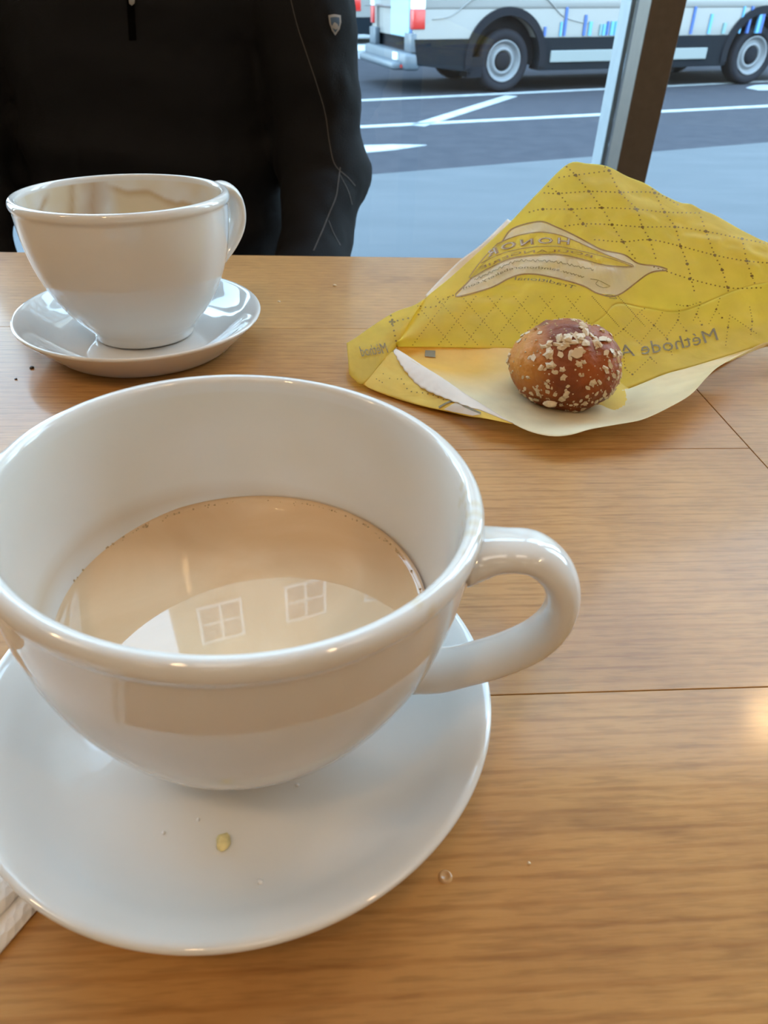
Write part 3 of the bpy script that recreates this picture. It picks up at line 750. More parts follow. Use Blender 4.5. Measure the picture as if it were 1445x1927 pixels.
for ln in [[(410, 95), (370, 125), (235, 265), (150, 330)], [(370, 125), (490, 235), (600, 350), (640, 480)], [(235, 265), (370, 385), (460, 505), (510, 550)], [(560, 130), (490, 235), (370, 385)],
           [(700, 110), (690, 190), (600, 320)], [(880, 40), (845, 140), (820, 190)], [(690, 190), (760, 280)], [(460, 505), (310, 645)], [(240, 480), (250, 590), (310, 645)], [(1125, 150), (1300, 270), (1345, 300)],
           [(1125, 150), (1110, 250), (1090, 400)], [(1290, 80), (1310, 200), (1300, 310)], [(1040, 10), (1010, 100), (950, 220)], [(1010, 100), (1060, 170)], [(845, 140), (890, 230)], [(680, 60), (770, 70), (870, 40)]]:
    pl = [Z3(*p) for p in ln]; dotted(pl, 1.15, 5.2)
    ink.dot(*pl[len(pl)//2], 2.2)
for ln, r in [([(520, 140), (545, 255), (570, 390), (590, 500), (600, 560)], 2.0), ([(545, 255), (670, 230), (775, 200), (820, 180)], 2.0), ([(850, 40), (850, 100), (1000, 95), (1060, 30), (1180, -20)], 1.7),
              ([(380, 855), (440, 890)], 1.2), ([(640, 855), (720, 975), (860, 1000), (960, 1020), (1080, 1070)], 1.4), ([(1130, 1030), (1250, 1060), (1400, 1110), (1500, 1190)], 1.3), ([(450, 800), (520, 850), (600, 855)], 1.1)]:
    dotted([Z8(*p) for p in ln], r, 8.5)
x, y = Z8(545, 257)
for dx, dy in ((0, 0), (4, 0), (-4, 0), (0, 4), (0, -4)): ink.dot(x+dx, y+dy, 2.6)
ink.done()
# logo
lg = Ink([up], 'logo_outline', M['ink2'], bag, off=.00022); lg.line(LOGO+[LOGO[0]], 2.6, 160); lg.done()
lw = Ink([up], 'logo_band', M['inkwhite'], bag, off=.00016); lw.poly(LOGO, 5); lw.done()
INNER = [Z2(*p) for p in [(330, 205), (450, 155), (600, 130), (720, 145), (840, 190), (1000, 262), (1120, 310), (1210, 350), (1040, 345), (900, 310), (760, 278), (640, 272), (500, 285), (400, 305), (260, 370), (150, 430), (215, 330)]]
li = Ink([up], 'logo_field', M['bag'], bag, off=.0003); li.poly(INNER, 5); li.done()
lo = Ink([up], 'logo_lines', M['ink2'], bag, off=.0004); lo.line(INNER+[INNER[0]], 1.7, 140)
lo.line([Z2(*p) for p in [(225, 330), (330, 280), (430, 248), (560, 226), (720, 222), (860, 250), (1060, 300), (1200, 350)]], 1.2, 60)
lo.done()
le = Ink([up], 'lettering', M['ink2'], bag, off=.0005)
l2 = Ink([up], 'lettering', M['inkwhite'], bag, off=.00062)
HON = [Z2(*p) for p in [(800, 213), (755, 207), (640, 204), (525, 213), (408, 236), (318, 272), (270, 295)]]
le.text('HONOR', HON, 11.5, offset=.035, sp=1.35); l2.text('HONOR', HON, 11.5, offset=-.012, sp=1.35)
le.text('BOULANGERIE', [Z2(*p) for p in [(950, 300), (870, 278), (760, 262), (640, 260), (540, 266), (440, 280), (335, 325), (220, 372)]], 5.0)
le.done(); l2.done()
lw2 = Ink([up], 'lettering', M['inkgrey'], bag, off=.0005)
lw2.text('www.sainthonorebakery.com', [Z2(*p) for p in [(890, 428), (760, 392), (640, 370), (500, 366), (400, 380), (270, 440), (110, 502)]], 5.2)
lw2.text('Traditional', [Z2(*p) for p in [(830, 500), (720, 470), (600, 448), (440, 440)]], 7, slant=-.3)
for k_, (a0, a1) in enumerate(((0, 1),)):
    sq = []
    base = catmull([(*Z2(*p), 0) for p in [(950, 372), (840, 350), (700, 322), (560, 315), (440, 322), (300, 385), (180, 440)]], 90)
    for i, p in enumerate(base): sq.append((p.x, p.y+2.4*math.sin(i*1.9)*math.cos(i*.37)))
    lw2.line(sq, 1.0, 360)
lw2.line([Z2(*p) for p in [(930, 432), (980, 440), (1040, 470), (1055, 480), (1010, 488), (965, 465), (980, 445)]], 1.0, 30)
lw2.line([Z2(*p) for p in [(1020, 540), (1060, 535), (1100, 560), (1050, 555)]], 1.0, 20)
lw2.done()
mt = Ink([gp, up], 'lettering', M['inkgrey'], bag, off=.0005)
mt.text('Méthode Artisanale', [(1354, 640), (1300, 653), (1240, 664), (1172, 674), (1140, 680), (1085, 690), (1030, 700)], 25, slant=.12); mt.done()
mt = Ink([lc], 'lettering', M['inkgrey'], bag, off=.0005)
mt.text('Méthod', [(731, 664), (708, 668), (681, 672)], 20, slant=.2); mt.done()
sqk = Ink([bp_], 'print_mark', M['inkgrey'], bag, off=.0005); sqk.poly([(800, 660), (819, 661), (819, 674), (799, 672)], 8); sqk.done()
lt = Ink([fo], 'logo_corner', M['inkwhite'], bag, off=.0004); lt.poly([(835, 771), (858, 758), (880, 770), (905, 781), (890, 783), (850, 775)], 6); lt.done()
lt = Ink([fo], 'logo_corner_line', M['inkgrey'], bag, off=.0005); lt.line([(826, 768), (842, 759), (858, 756), (875, 766), (905, 779)], 3.2, 20); lt.done()

# ================================================================ PASTRY
def crust_mat():
    m = bpy.data.materials.new('baked_crust'); m.use_nodes = True
    n = m.node_tree.nodes; l = m.node_tree.links; b = n['Principled BSDF']
    t = n.new('ShaderNodeTexCoord'); nz = n.new('ShaderNodeTexNoise'); nz.inputs['Scale'].default_value = 55; nz.inputs['Detail'].default_value = 7
    l.new(t.outputs['Object'], nz.inputs['Vector']); r = n.new('ShaderNodeValToRGB'); l.new(nz.outputs[0], r.inputs[0])
    r.color_ramp.elements[0].position = .32; r.color_ramp.elements[0].color = (.15, .033, .008, 1)
    r.color_ramp.elements[1].position = .70; r.color_ramp.elements[1].color = (.40, .105, .018, 1)
    a = n.new('ShaderNodeVertexColor'); a.layer_name = 'bake'; mx = n.new('ShaderNodeMix'); mx.data_type = 'RGBA'; mx.inputs[0].default_value = .5
    l.new(a.outputs[0], mx.inputs[0]); l.new(r.outputs[0], mx.inputs[6]); mx.inputs[7].default_value = (.62, .27, .05, 1)
    l.new(mx.outputs[2], b.inputs['Base Color']); b.inputs['Roughness'].default_value = .5; b.inputs['Specular IOR Level'].default_value = .3; b.inputs['Subsurface Weight'].default_value = .12
    b.inputs['Subsurface Radius'].default_value = (.004, .0015, .0006); 
    nb = n.new('ShaderNodeTexNoise'); nb.inputs['Scale'].default_value = 260; nb.inputs['Detail'].default_value = 5; l.new(t.outputs['Object'], nb.inputs['Vector'])
    bp = n.new('ShaderNodeBump'); bp.inputs['Strength'].default_value = .6; bp.inputs['Distance'].default_value = .0015; l.new(nb.outputs[0], bp.inputs['Height']); l.new(bp.outputs[0], b.inputs['Normal'])
    return m
M['crust'] = crust_mat()
pc = P(1064, 688, .315)
pas = thing('sugar_puff', 'round brown sugar-crusted puff sitting in the mouth of the yellow bag', 'pastry', pc)
bm = NB(); r = bmesh.ops.create_icosphere(bm, subdivisions=6, radius=1)
for v in r['verts']:
    d = v.co.copy(); k = 1+.05*noise.noise(d*1.6)+.03*noise.noise(d*4+Vector((3, 1, 0)))+.012*noise.noise(d*11)
    # a crease near the top right
    k -= .07*math.exp(-((d.x-.35)**2/.02+(d.z-.85)**2/.06))
    v.co = Vector((d.x*.0262*k, d.y*.025*k, d.z*.0213*k*(1 if d.z > 0 else .92)))
    v.co.z = max(v.co.z, .7528-pc.z)
crust = obj('crust', bm, M['crust'], pas)
ca = crust.data.color_attributes.new('bake', 'FLOAT_COLOR', 'POINT')
for i, v in enumerate(crust.data.vertices):
    c = v.co; k = max(0, min(1, (-c.x-.011)/.010))*max(0, min(1, (c.z+.010)/.012)); k = max(k, max(0, min(.5, (-c.z-.014)/.006)))
    ca.data[i].color = (k*.9, k*.9, k*.9, 1)
cb = BVHTree.FromPolygons([v.co for v in crust.data.vertices], [list(p.vertices) for p in crust.data.polygons])
bigm = []
for k in range(4):
    bm = NB(); lump(bm, (0, 0, 0), (1, .8, .45), k*7+1, 1 if k else 2, .9); o = obj('sugar_crumb', bm, M['sugar'], smooth=False); bigm.append(o.data); bpy.data.objects.remove(o)
def surf(dx, dy, dz):
    d = Vector((dx, dy, dz)).normalized(); h = cb.ray_cast(Vector((0, 0, 0)), d); return h[0], (h[1] if h[1].dot(d) > 0 else -h[1])
cntb = 0
def crumb_at(d, s, k):
    p, nn = surf(*d); o = bpy.data.objects.new('sugar_crumb', bigm[k % 4]); C.objects.link(o); o.parent = pas
    o.location = p+nn*s*.12; q = nn.to_track_quat('Z', 'Y'); o.rotation_mode = 'QUATERNION'; o.rotation_quaternion = q @ Matrix.Rotation(random.random()*6, 4, 'Z').to_quaternion()
    o.scale = (s, s*random.uniform(.7, 1.2), s*random.uniform(.7, 1.1))
PCZ = 5.5/1000
clusters = [((.05, -.45, .75), .20, 13, .0016, .0026), ((.5, -.5, .55), .2, 18, .0009, .0019), ((-.45, -.6, .55), .22, 16, .0010, .0022), ((.1, -1, -.05), .5, 26, .0007, .0015),
            ((.55, -.8, -.2), .3, 16, .0009, .0018), ((-.5, -.85, -.1), .3, 18, .0008, .0014), ((.0, -.8, -.6), .35, 12, .0008, .0014), ((.85, -.5, .1), .25, 16, .0008, .0016), ((-.25, -.7, .5), .12, 5, .0016, .0023), ((-.8, -.5, -.35), .15, 5, .0012, .0019)]
for (c, sp, n_, s0_, s1_) in clusters:
    for i in range(n_):
        d = (c[0]+random.gauss(0, sp), min(-.05, c[1]+random.gauss(0, sp)), c[2]+random.gauss(0, sp)); crumb_at(d, random.uniform(s0_, s1_), cntb); cntb += 1
for i in range(25):
    d = (random.gauss(0, 1), abs(random.gauss(0, 1)), random.uniform(-.2, 1)); crumb_at(d, random.uniform(.0009, .0018), cntb); cntb += 1
gr = []
for i in range(420):
    d = Vector((random.gauss(0, 1), random.gauss(-.4, 1), random.gauss(.1, 1)))
    p, nn = surf(*d)
    if p.z < .754-pc.z: continue
    gr.append((p, random.uniform(.0002, .00055), i, .5))
bm = grains(gr)
o = obj('sugar_grains', bm, M['sugar'], pas, smooth=False); o['kind'] = 'stuff'
# loose sugar pearl that has fallen beside the puff
p = P(1035, 760, .290); bm = NB(); lump(bm, (0, 0, 0), (.0032, .0018, .0014), 4, 2, .3); o = obj('sugar_pearl', bm, M['sugar']); o.location = p
tag(o, 'loose pale sugar pearl lying against the bottom of the puff', 'sugar')

# ================================================================ PERSON
def blob(segs, vox, name, mats, parent, smooth=6, disp=None):
    """segs: list of (p0, r0, p1, r1) with r = (rx, ry, rz) or float; unioned by voxel remesh"""
    vs, fs = [], []
    for p0, r0, p1, r1 in segs:
        p0 = Vector(p0); p1 = Vector(p1); r0 = Vector(r0) if not isinstance(r0, (int, float)) else Vector((r0,)*3); r1 = Vector(r1) if not isinstance(r1, (int, float)) else Vector((r1,)*3)
        n = max(2, int((p1-p0).length/(min(min(r0), min(r1))*.4))+1)
        for i in range(n+1):
            t = i/n; c = p0.lerp(p1, t); r = r0.lerp(r1, t); b0 = len(vs)
            vs += [(x*r.x+c.x, y*r.y+c.y, z*r.z+c.z) for x, y, z in ICO[2][0]]; fs += [tuple(b0+k for k in f) for f in ICO[2][1]]
    me = bpy.data.meshes.new('tmp'); me.from_pydata(vs, [], fs); t_ = bpy.data.objects.new('tmp', me); C.objects.link(t_)
    md = t_.modifiers.new('r', 'REMESH'); md.mode = 'VOXEL'; md.voxel_size = vox
    ms = t_.modifiers.new('s', 'SMOOTH'); ms.iterations = smooth; ms.factor = .5
    me2 = bpy.data.meshes.new_from_object(t_.evaluated_get(bpy.context.evaluated_depsgraph_get())); bpy.data.objects.remove(t_); me2.name = name
    if disp:
        nr = [v.normal.copy() for v in me2.vertices]
        for v, n_ in zip(me2.vertices, nr): v.co += n_*disp(v.co)
    me2.materials.clear()
    return link(name, me2, mats, parent)
BX, BY = -.305, .985
person = thing('person', 'seated person in a black quarter-zip top, arms down, facing the camera across the table', 'person', (BX, BY, 0))
def S(x, y, z): return (x, y, z)
ELR = P(611, 352, .935); ELL = Vector((-.519, .935, ELR.z))
SHR = Vector((-.137, 1.0, 1.06)); SHL = Vector((-.473, 1.0, 1.06))
WRR = P(570, 505, .80); WRR.z -= .005; WRL = Vector((-.47, .80, WRR.z))
WRR = Vector((WRR.x, .78, .625)); WRL = Vector((-.452, .78, .625))
inv = person.matrix_world
def rel(s): return s
# body (skin) : one continuous surface, slightly inside the clothes
body = []
HIP = .535
body += [((BX, 1.0, .53), (.13, .10, .09), (BX, 1.0, .70), (.12, .09, .08)), ((BX, 1.0, .70), (.12, .09, .08), (BX, 1.0, .98), (.145, .095, .09)), ((BX, 1.0, .98), (.14, .09, .08), (BX, 1.0, 1.06), (.11, .07, .05)),
         ((BX, 1.0, 1.05), .05, (BX, .985, 1.16), .047)]
# head with face
HC = Vector((BX, .955, 1.26))
body += [(HC+Vector((0, .012, .02)), (.073, .09, .085), HC+Vector((0, .005, 0)), (.07, .085, .08)), (HC+Vector((0, -.02, -.05)), (.055, .062, .055), HC+Vector((0, -.032, -.078)), (.034, .035, .03)),
         (HC+Vector((0, -.085, .01)), (.009, .012, .01), HC+Vector((0, -.100, -.022)), (.014, .013, .010)), (HC+Vector((-.018, -.078, -.052)), (.01, .01, .006), HC+Vector((.018, -.078, -.052)), (.01, .01, .006)),
         (HC+Vector((-.073, .01, -.005)), (.008, .018, .028), HC+Vector((-.075, .012, 0)), (.008, .018, .028)), (HC+Vector((.073, .01, -.005)), (.008, .018, .028), HC+Vector((.075, .012, 0)), (.008, .018, .028)),
         (HC+Vector((-.05, -.066, .03)), (.014, .012, .007), HC+Vector((-.015, -.079, .032)), (.012, .01, .007)), (HC+Vector((.05, -.066, .03)), (.014, .012, .007), HC+Vector((.015, -.079, .032)), (.012, .01, .007))]
for sh, el, wr, sg in ((SHR, ELR, WRR, 1), (SHL, ELL, WRL, -1)):
    body += [(Vector((BX+sg*.10, 1.0, 1.05)), .05, sh, .05), (sh, .047, el, .037), (el, .037, wr, .024)]
    # hand resting on the thigh: palm, four fingers, thumb
    hd = Vector((-sg*.02, -1, -.28)).normalized(); pm_ = wr+hd*.045
    body += [(wr, (.024, .022, .018), pm_+hd*.02, (.036, .03, .014))]
    for k in range(4):
        lat = Vector((1, 0, 0))*(k-1.5)*.0205; Lf = (.062, .074, .078, .066)[k] if sg > 0 else (.066, .078, .074, .062)[k]
        a = pm_+hd*.045+lat*.9; b = a+hd*Lf*.5+lat*.15; c = b+Vector((0, -.75, -.66)).normalized()*Lf*.5
        body += [(pm_+lat*.7, .010, a, .0092), (a, .0090, b, .0084), (b, .0084, c, .0074)]
    ts = pm_+Vector((-sg*.030, .018, 0)); body += [(pm_+Vector((0, .03, 0)), .012, ts, .011), (ts, .011, ts+Vector((-sg*.022, -.026, -.006)), .010), (ts+Vector((-sg*.022, -.026, -.006)), .010, ts+Vector((-sg*.026, -.055, -.014)), .0085)]
legs = []
for sg in (1, -1):
    kx = BX+sg*.165; hipp = Vector((BX+sg*.085, .99, .535)); kn = Vector((kx, .56, .52)); an = Vector((kx, .56, .10))
    body += [(hipp, .075, kn, .05), (kn, .05, an, .035), (an, .034, Vector((kx, .53, .05)), .03)]
    legs += [(hipp, (.092, .09, .078), kn, (.068, .066, .060)), (kn, (.066, .064, .062), Vector((kx, .565, .13)), .052)]
def local(segs): return segs
skin = blob(body, .0055, 'body', [M['skin']], None, 3)
def fold(c):
    # horizontal folds over the belly, diagonal ones at the elbows
    f = .0040*math.sin(c.z*80+4*noise.noise(c*5)+c.x*6)*max(0, min(1, (.86-c.z)/.12))*max(0, min(1, (c.z-.56)/.05))
    f += .0045*noise.noise(Vector((c.x*9, c.y*9, c.z*22)))+.0015*noise.noise(c*60)
    return f
sw_ = []
sw_ += [((BX, .995, .55), (.168, .125, .05), (BX, .99, .68), (.168, .118, .06)), ((BX, .99, .68), (.168, .118, .06), (BX, 1.0, .93), (.165, .112, .08)), ((BX, 1.0, .93), (.158, .112, .08), (BX, 1.0, 1.06), (.13, .085, .05)),
        ((BX, 1.0, 1.08), (.075, .07, .03), (BX, .99, 1.125), (.062, .06, .02))]
for sh, el, wr, sg in ((SHR, ELR, WRR, 1), (SHL, ELL, WRL, -1)):
    sw_ += [(Vector((BX+sg*.10, 1.0, 1.06)), .062, sh, .066), (sh, .066, sh.lerp(el, .5), .060), (sh.lerp(el, .5), .060, el, .052), (el, .052, wr+(el-wr).normalized()*.01, .036)]
sweater = blob(sw_, .0065, 'sweater', [M['sweater']], None, 5, fold)
trousers = blob(legs+[((BX-.05, 1.0, .52), (.12, .11, .075), (BX+.05, 1.0, .52), (.12, .11, .075))], .010, 'trousers', [M['trouser']], None, 5)
hair = blob([(HC+Vector((0, .03, .035)), (.083, .092, .085), HC+Vector((0, .025, .055)), (.078, .088, .075)), (HC+Vector((0, .055, -.01)), (.072, .06, .06), HC+Vector((0, .05, -.04)), (.06, .045, .04))], .008, 'hair', [M['hair']], None, 4, lambda c: .003*noise.noise(c*80))
shoes = []
for sg in (1, -1):
    kx = BX+sg*.165
    shoes.append(blob([((kx, .60, .045), (.04, .04, .04), (kx, .44, .032), (.042, .05, .028)), ((kx, .58, .06), .045, (kx, .565, .10), .044)], .008, 'shoe', [M['shoe']], None, 4))
for o in [skin, sweater, trousers, hair]+shoes:
    me = o.data; me.transform(Matrix.Translation((-BX, -BY, 0))); o.parent = person
for s_ in (-1, 1):
    bm = NB(); bmesh.ops.create_uvsphere(bm, u_segments=16, v_segments=10, radius=.011); e = obj('eye', bm, M['white'], person); e.location = HC+Vector((s_*.03, -.070, .012))-Vector((BX, BY, 0))
bpy.context.view_layer.update()
# garment details laid on the cloth
sk = Ink([sweater], 'stitching', M['seam'], person, off=.0006)
sk.line([(545, -10), (560, 50), (578, 105), (598, 165), (612, 215), (620, 270), (630, 310), (655, 335), (668, 350)], 1.6)
sk.line([(640, 315), (636, 345), (632, 370), (620, 400), (606, 435), (590, 472)], 2.2)
sk.line([(640, 330), (655, 360), (662, 385)], 1.2); sk.line([(618, 415), (628, 440), (640, 462)], 1.2)
sk.done()
M['zip'] = mat('black_zip', (.001, .001, .001), .9, spec=.05); M['metal'] = mat('dull_metal', (.35, .36, .38), .35, metal=.8)
zp = Ink([sweater], 'zip', M['zip'], person, off=.0010); zp.line([(244, -30), (247, 20), (250, 76)], 14); zp.done()
zl = Ink([sweater], 'zip_pull', M['metal'], person, off=.0022); zl.poly([(243, -4), (255, -4), (254, 6), (249, 10), (244, 6)], 4); zl.done()
SH = [(617, 29), (628, 27), (640, 29), (641, 42), (638, 55), (630, 67), (624, 58), (619, 44)]
M['badge1'] = mat('grey_thread', (.30, .28, .26), .7); M['badge2'] = mat('blue_thread', (.05, .085, .13), .7)
a = Ink([sweater], 'sleeve_badge', M['badge1'], person, off=.0009); a.poly(SH, 6); a.done()
cx_, cy_ = 629, 46
a = Ink([sweater], 'badge_field', M['badge2'], person, off=.0013); a.poly([(cx_+(x-cx_)*.72, cy_+(y-cy_)*.74) for x, y in SH], 6); a.done()
a = Ink([sweater], 'badge_peak', M['badge1'], person, off=.0017); a.poly([(622, 51), (626, 44), (628, 42), (631, 47), (634, 46), (636, 53), (630, 56)], 5); a.done()
# chair under the person
chair = thing('dining_chair', 'dark wooden chair under the seated person in black', 'chair', (BX, 1.0, 0))
M['chair'] = mat('dark_chair_wood', (.06, .035, .02), .4, var=.2, scale=20)
boxo('seat', (-.21, -.20, .405), (.21, .21, .435), M['chair'], chair, .01)
for x in (-.19, .16):
    boxo('leg', (x, -.19, 0), (x+.03, -.16, .405), M['chair'], chair, .003); boxo('leg', (x, .18, 0), (x+.03, .21, .92), M['chair'], chair, .003)
for z in (.60, .72, .84): boxo('back_slat', (-.16, .185, z), (.16, .205, z+.05), M['chair'], chair, .003)

# ================================================================ VANS
M['vwhite'] = mat('white_van_paint', (.165, .155, .145), .35, spec=.3, coat=.4)
M['vdark'] = mat('dark_grey_cladding', (.0055, .008, .011), .8, spec=.08)
M['vblack'] = mat('black_plastic', (.007, .008, .011), .8, spec=.1)
M['tyre'] = mat('tyre_rubber', (.012, .012, .015), .85, spec=.1)
M['rim'] = mat('steel_wheel', (.12, .12, .125), .55)
M['red'] = mat('red_lens', (.35, .015, .01), .3); M['clear'] = mat('clear_lens', (.75, .8, .82), .15)
M['vglass'] = mat('van_window_glass', (.02, .03, .035), .05)
M['chrome'] = mat('grey_bumper_paint', (.055, .068, .082), .5, coat=.1)
M['bl1'] = mat('blue_graphic', (.015, .06, .22), .5); M['bl2'] = mat('light_blue_graphic', (.06, .22, .36), .5); M['bl3'] = mat('teal_graphic', (.10, .19, .20), .5)
M['sill'] = mat('white_sill_plate', (.17, .18, .172), .6, spec=.2)
def arc(cx, cz, r, a0, a1, n):
    return [(cx+r*math.cos(math.radians(a0+(a1-a0)*i/n)), cz+r*math.sin(math.radians(a0+(a1-a0)*i/n))) for i in range(n+1)]
def side(bm, poly, y0, y1):
    """poly in (length, height); extruded across y0..y1"""
    Mx = Matrix(((1, 0, 0, 0), (0, 0, 1, y0), (0, 1, 0, 0), (0, 0, 0, 1)))
    return prism(bm, poly, y1-y0, Mx)
WB = 3.75; WD = 2.0; R_ = .35; ZB = .60
def make_van(label, group):
    v = thing('passenger_van', label, 'van', (0, 0, 0), 0, group)
    # upper shell with tucked-in roof
    bm = NB(); L0, L1 = -1.24, 5.0
    prof = [(L0+.02, .88), (L0+.03, 1.3), (L0+.10, 2.25), (L0+.35, 2.52), (3.7, 2.5), (3.95, 2.35), (4.45, 1.55), (5.05, 1.35), (5.22, 1.05), (5.24, .88)]
    side(bm, prof, 0, WD)
    for vv in bm.verts:
        if vv.co.z > 1.2: k = (vv.co.z-1.2)/1.3*.14; vv.co.y += k if vv.co.y < 1 else -k
    bmesh.ops.bevel(bm, geom=bm.edges[:], offset=.05, segments=3, affect='EDGES', profile=.5)
    obj('body_shell', bm, M['vwhite'], v)
    ra = .47
    HZ = R_+.02; at = math.degrees(math.asin((ZB-HZ)/ra))
    for y0, y1 in ((-.012, .25), (WD-.25, WD+.012)):
        bm = NB()
        side(bm, [(L0+.06, .33), (-.52, .25)]+arc(0, HZ, ra, 197, 180-at, 10)+[(L0+.02, ZB)], y0, y1)
        side(bm, [(ra+.02, .24), (WB-ra-.02, .24)]+arc(WB, HZ, ra, 194, 180-at, 10)+arc(0, HZ, ra, at, -14, 10), y0, y1)
        side(bm, arc(WB, HZ, ra, at, -17, 10)+[(WB+.55, .27), (5.15, .33), (5.24, ZB)], y0, y1)
        obj('cladding', bm, M['vdark'], v, smooth=False)
        bm = NB(); side(bm, [(L0+.02, ZB)]+arc(0, HZ, ra, 180-at, at, 16)+arc(WB, HZ, ra, 180-at, at, 16)+[(5.24, ZB), (5.24, .90), (L0+.02, .90)], y0+.012, y1-.012)
        obj('side_panel', bm, M['vwhite'], v, smooth=False)
    bm = NB(); box(bm, (L0+.05, .25, ZB), (L0+.25, WD-.25, .92)); obj('rear_panel', bm, M['vwhite'], v, smooth=False)
    bm = NB(); box(bm, (L0+.1, .25, .30), (5.1, WD-.25, ZB)); obj('underbody', bm, M['vblack'], v, smooth=False)
    # arch rings rising over the white body
    for cx in (0, WB):
        for yy, dy in ((-.03, 1), (WD+.03, -1)):
            bm = NB(); outer = arc(cx, R_+.02, ra+.085, 190, -10, 24); inner = arc(cx, R_+.02, ra-.005, -10, 190, 24)
            side(bm, outer+inner, min(yy, yy+dy*.05), max(yy, yy+dy*.05)); obj('wheel_arch', bm, M['vblack'], v, smooth=False)
            bm = NB(); side(bm, arc(cx, R_+.02, ra, 190, -10, 24)+[(cx, R_)], yy+dy*.22 if dy > 0 else yy-.25, yy+dy*.25 if dy > 0 else yy-.22); obj('arch_liner', bm, M['vblack'], v, smooth=False)
    # crease line swooping over the rear arch
    bm = NB(); pts = catmull([(-1.0, -.002, .80), (-.75, -.004, .84), (-.45, -.006, 1.02), (0, -.006, 1.12), (.45, -.006, 1.02), (.75, -.004, .82), (1.1, -.002, .74)], 40); tube(bm, pts, .012, .006, 6); obj('body_crease', bm, M['vwhite'], v)
    for cx in (0, WB):
        for yy, sg in ((.06, -1), (WD-.06, 1)):
            wh = bpy.data.objects.new('wheel', None); C.objects.link(wh); wh.parent = v; wh.location = (cx, yy, R_)
            q = -sg
            bm = NB(); lathe(bm, [(.19, .10*q), (.24, -.02*q), (.31, -.035*q), (.338, -.01*q), (.35, .03*q), (.35, .17*q), (.335, .20*q), (.24, .21*q), (.19, .2*q)], 48, axis='y'); obj('tyre', bm, M['tyre'], wh)
            bm = NB(); lathe(bm, [(.232, -.022*q), (.225, -.03*q), (.205, -.01*q), (.19, .03*q), (.165, .03*q), (.155, .008*q), (.130, -.002*q), (.118, .0*q), (.112, .03*q), (.0, .03*q)], 48, axis='y'); obj('rim', bm, M['rim'], wh)
            bm = NB(); lathe(bm, [(.108, .028*q), (.10, .0*q), (.06, -.012*q), (0, -.016*q)], 32, axis='y'); obj('hub_cap', bm, M['vblack'], wh)
    # sill plate, mud flap, exhaust box
    bm = NB(); box(bm, (.62, -.035,   .33), (2.95, -.01, .46), .008); obj('sill_plate', bm, M['sill'], v, smooth=False)
    bm = NB(); box(bm, (-.50, .02, .18), (-.30, .3, .40)); obj('mud_flap', bm, M['vblack'], v, smooth=False)
    bm = NB(); box(bm, (2.0, .1, .16), (2.6, .6, .30), .03); obj('silencer', bm, M['vblack'], v, smooth=False)
    # rear: bumper with step, plate, lamps, door and glass
    bm = NB(); box(bm, (L0-.10, -.01, .27), (L0+.10, WD+.01, .46), .04); box(bm, (L0-.22, .15, .27), (L0-.02, WD-.15, .36), .03); obj('bumper', bm, M['chrome'], v)
    bm = NB(); box(bm, (L0-.02, -.005, .46), (L0+.05, .30, .66), .01); box(bm, (L0-.02, WD-.3, .46), (L0+.05, WD+.005, .66), .01); obj('corner_trim', bm, M['chrome'], v)
    bm = NB(); box(bm, (L0-.125, .30, .37), (L0-.10, .46, .45)); obj('licence_plate', bm, M['clear'], v, smooth=False)
    bm = NB(); box(bm, (L0-.115, .1, .30), (L0-.10, .3, .33)); obj('reflector', bm, M['red'], v, smooth=False)
    for yy in (-.014, WD-.13):
        la = bpy.data.objects.new('tail_lamp', None); C.objects.link(la); la.parent = v; la.location = (L0, yy, 0)
        bm = NB(); box(bm, (-.005, 0, .70), (.15, .144, .90), .012); obj('red_lens', bm, M['red'], la)
        bm = NB(); box(bm, (-.004, .0, .90), (.148, .143, 1.10), .012); obj('clear_lens', bm, M['clear'], la)
        bm = NB(); box(bm, (-.0045, .0, 1.10), (.149, .1435, 1.35), .012); obj('red_lens', bm, M['red'], la)
    bm = NB(); box(bm, (L0-.0, .25, 1.45), (L0+.13, .92, 2.1)); box(bm, (L0-.0, 1.08, 1.45), (L0+.13, 1.75, 2.1)); obj('rear_glass', bm, M['vglass'], v, smooth=False)
    for xa, xb in ((-.7, .35), (.5, 1.6), (1.75, 2.7)):
        bm = NB(); box(bm, (xa, .02, 1.45), (xb, .2, 2.0), .02); box(bm, (xa, WD-.2, 1.45), (xb, WD-.02, 2.0), .02); obj('side_glass', bm, M['vglass'], v, smooth=False)
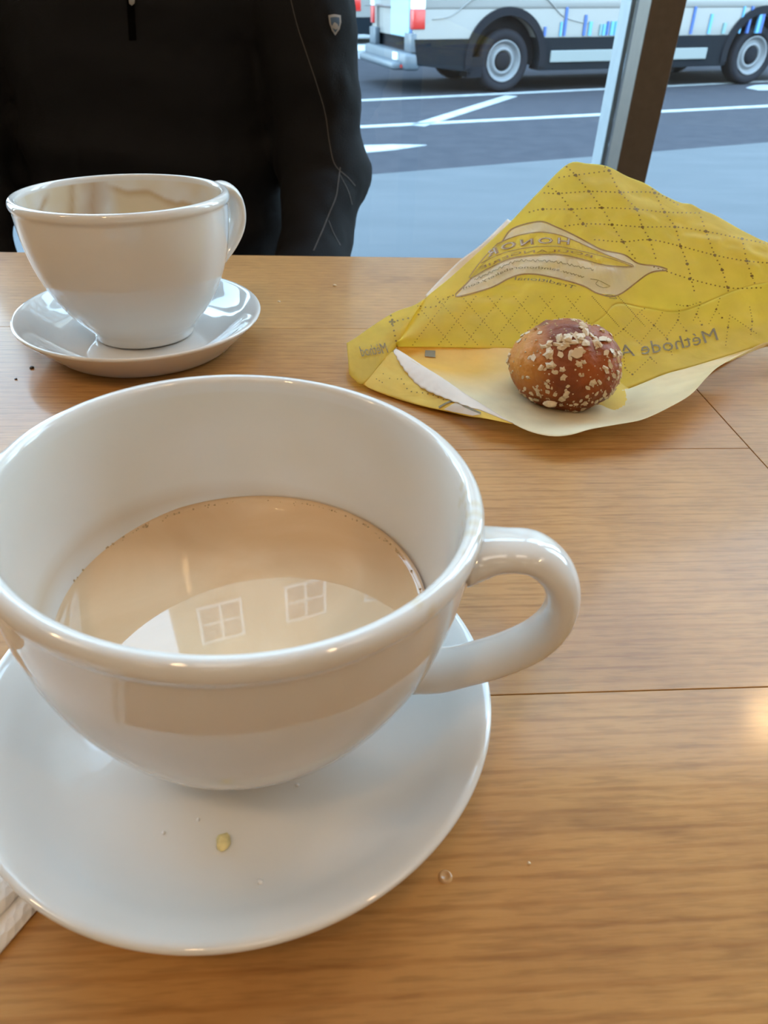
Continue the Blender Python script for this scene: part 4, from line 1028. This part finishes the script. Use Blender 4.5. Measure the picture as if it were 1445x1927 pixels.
    bm = NB(); box(bm, (3.0, .02, 1.4), (3.85, .2, 1.95), .02); obj('door_glass', bm, M['vglass'], v, smooth=False)
    # skyline graphic along the side
    rnd = random.Random(4)
    x = .48
    for k in range(46):
        h = rnd.choice([.06, .1, .15, .22, .3, .12]); wd = rnd.uniform(.022, .05); xx = x+rnd.random()*.02
        if rnd.random() < .72:
            bm = NB(); box(bm, (xx, -.018, ZB+.015), (xx+wd, .02, ZB+.015+h)); obj('skyline_block', bm, M[rnd.choice(['bl1', 'bl1', 'bl2', 'bl3'])], v, smooth=False)
        x += rnd.choice([.05, .06, .08, .14])
    for k in range(7):
        yy = .1+k*.07; h = .10+.12*((k*37) % 5)/5
        bm = NB(); box(bm, (L0+.015, yy, ZB+.02), (L0+.04, yy+.045, ZB+.02+h)); obj('skyline_block', bm, M['bl2' if k % 2 else 'bl1'], v, smooth=False)
    bm = NB(); box(bm, (L0-.01, .16, ZB+.01), (L0+.035, .95, 1.42), .01); obj('rear_door', bm, mat('pale_blue_door', (.20, .34, .42), .3, coat=.4), v, smooth=False)
    return v
va_ = math.radians(17)
def vanmat(o):
    X = Vector((math.cos(va_), math.sin(va_), KS*math.cos(va_))).normalized(); Y = Vector((-math.sin(va_), math.cos(va_), -KS*math.sin(va_))); Z = X.cross(Y).normalized(); Y = Z.cross(X)
    return Matrix(((X.x, Y.x, Z.x, o.x), (X.y, Y.y, Z.y, o.y), (X.z, Y.z, Z.z, zs(o.x)-.012), (0, 0, 0, 1)))
hub = PS(945, 173)
v1 = make_van('large white passenger van with dark lower body parked behind the window post', 'parked vans')
v1.matrix_world = vanmat(Vector((hub.x, hub.y, ZS-.012)))
v2 = bpy.data.objects.new('passenger_van', None); C.objects.link(v2)
tag(v2, 'second white van farther back, mostly hidden beside the person\'s sleeve', 'van', 'parked vans')
for ch in list(v1.children):
    c = ch.copy(); C.objects.link(c); c.parent = v2
    for g in ch.children:
        d = g.copy(); C.objects.link(d); d.parent = c
r2 = PS(683, 98)
v2.matrix_world = vanmat(Vector((r2.x, r2.y, ZS-.012))+U*1.1+V*.0)
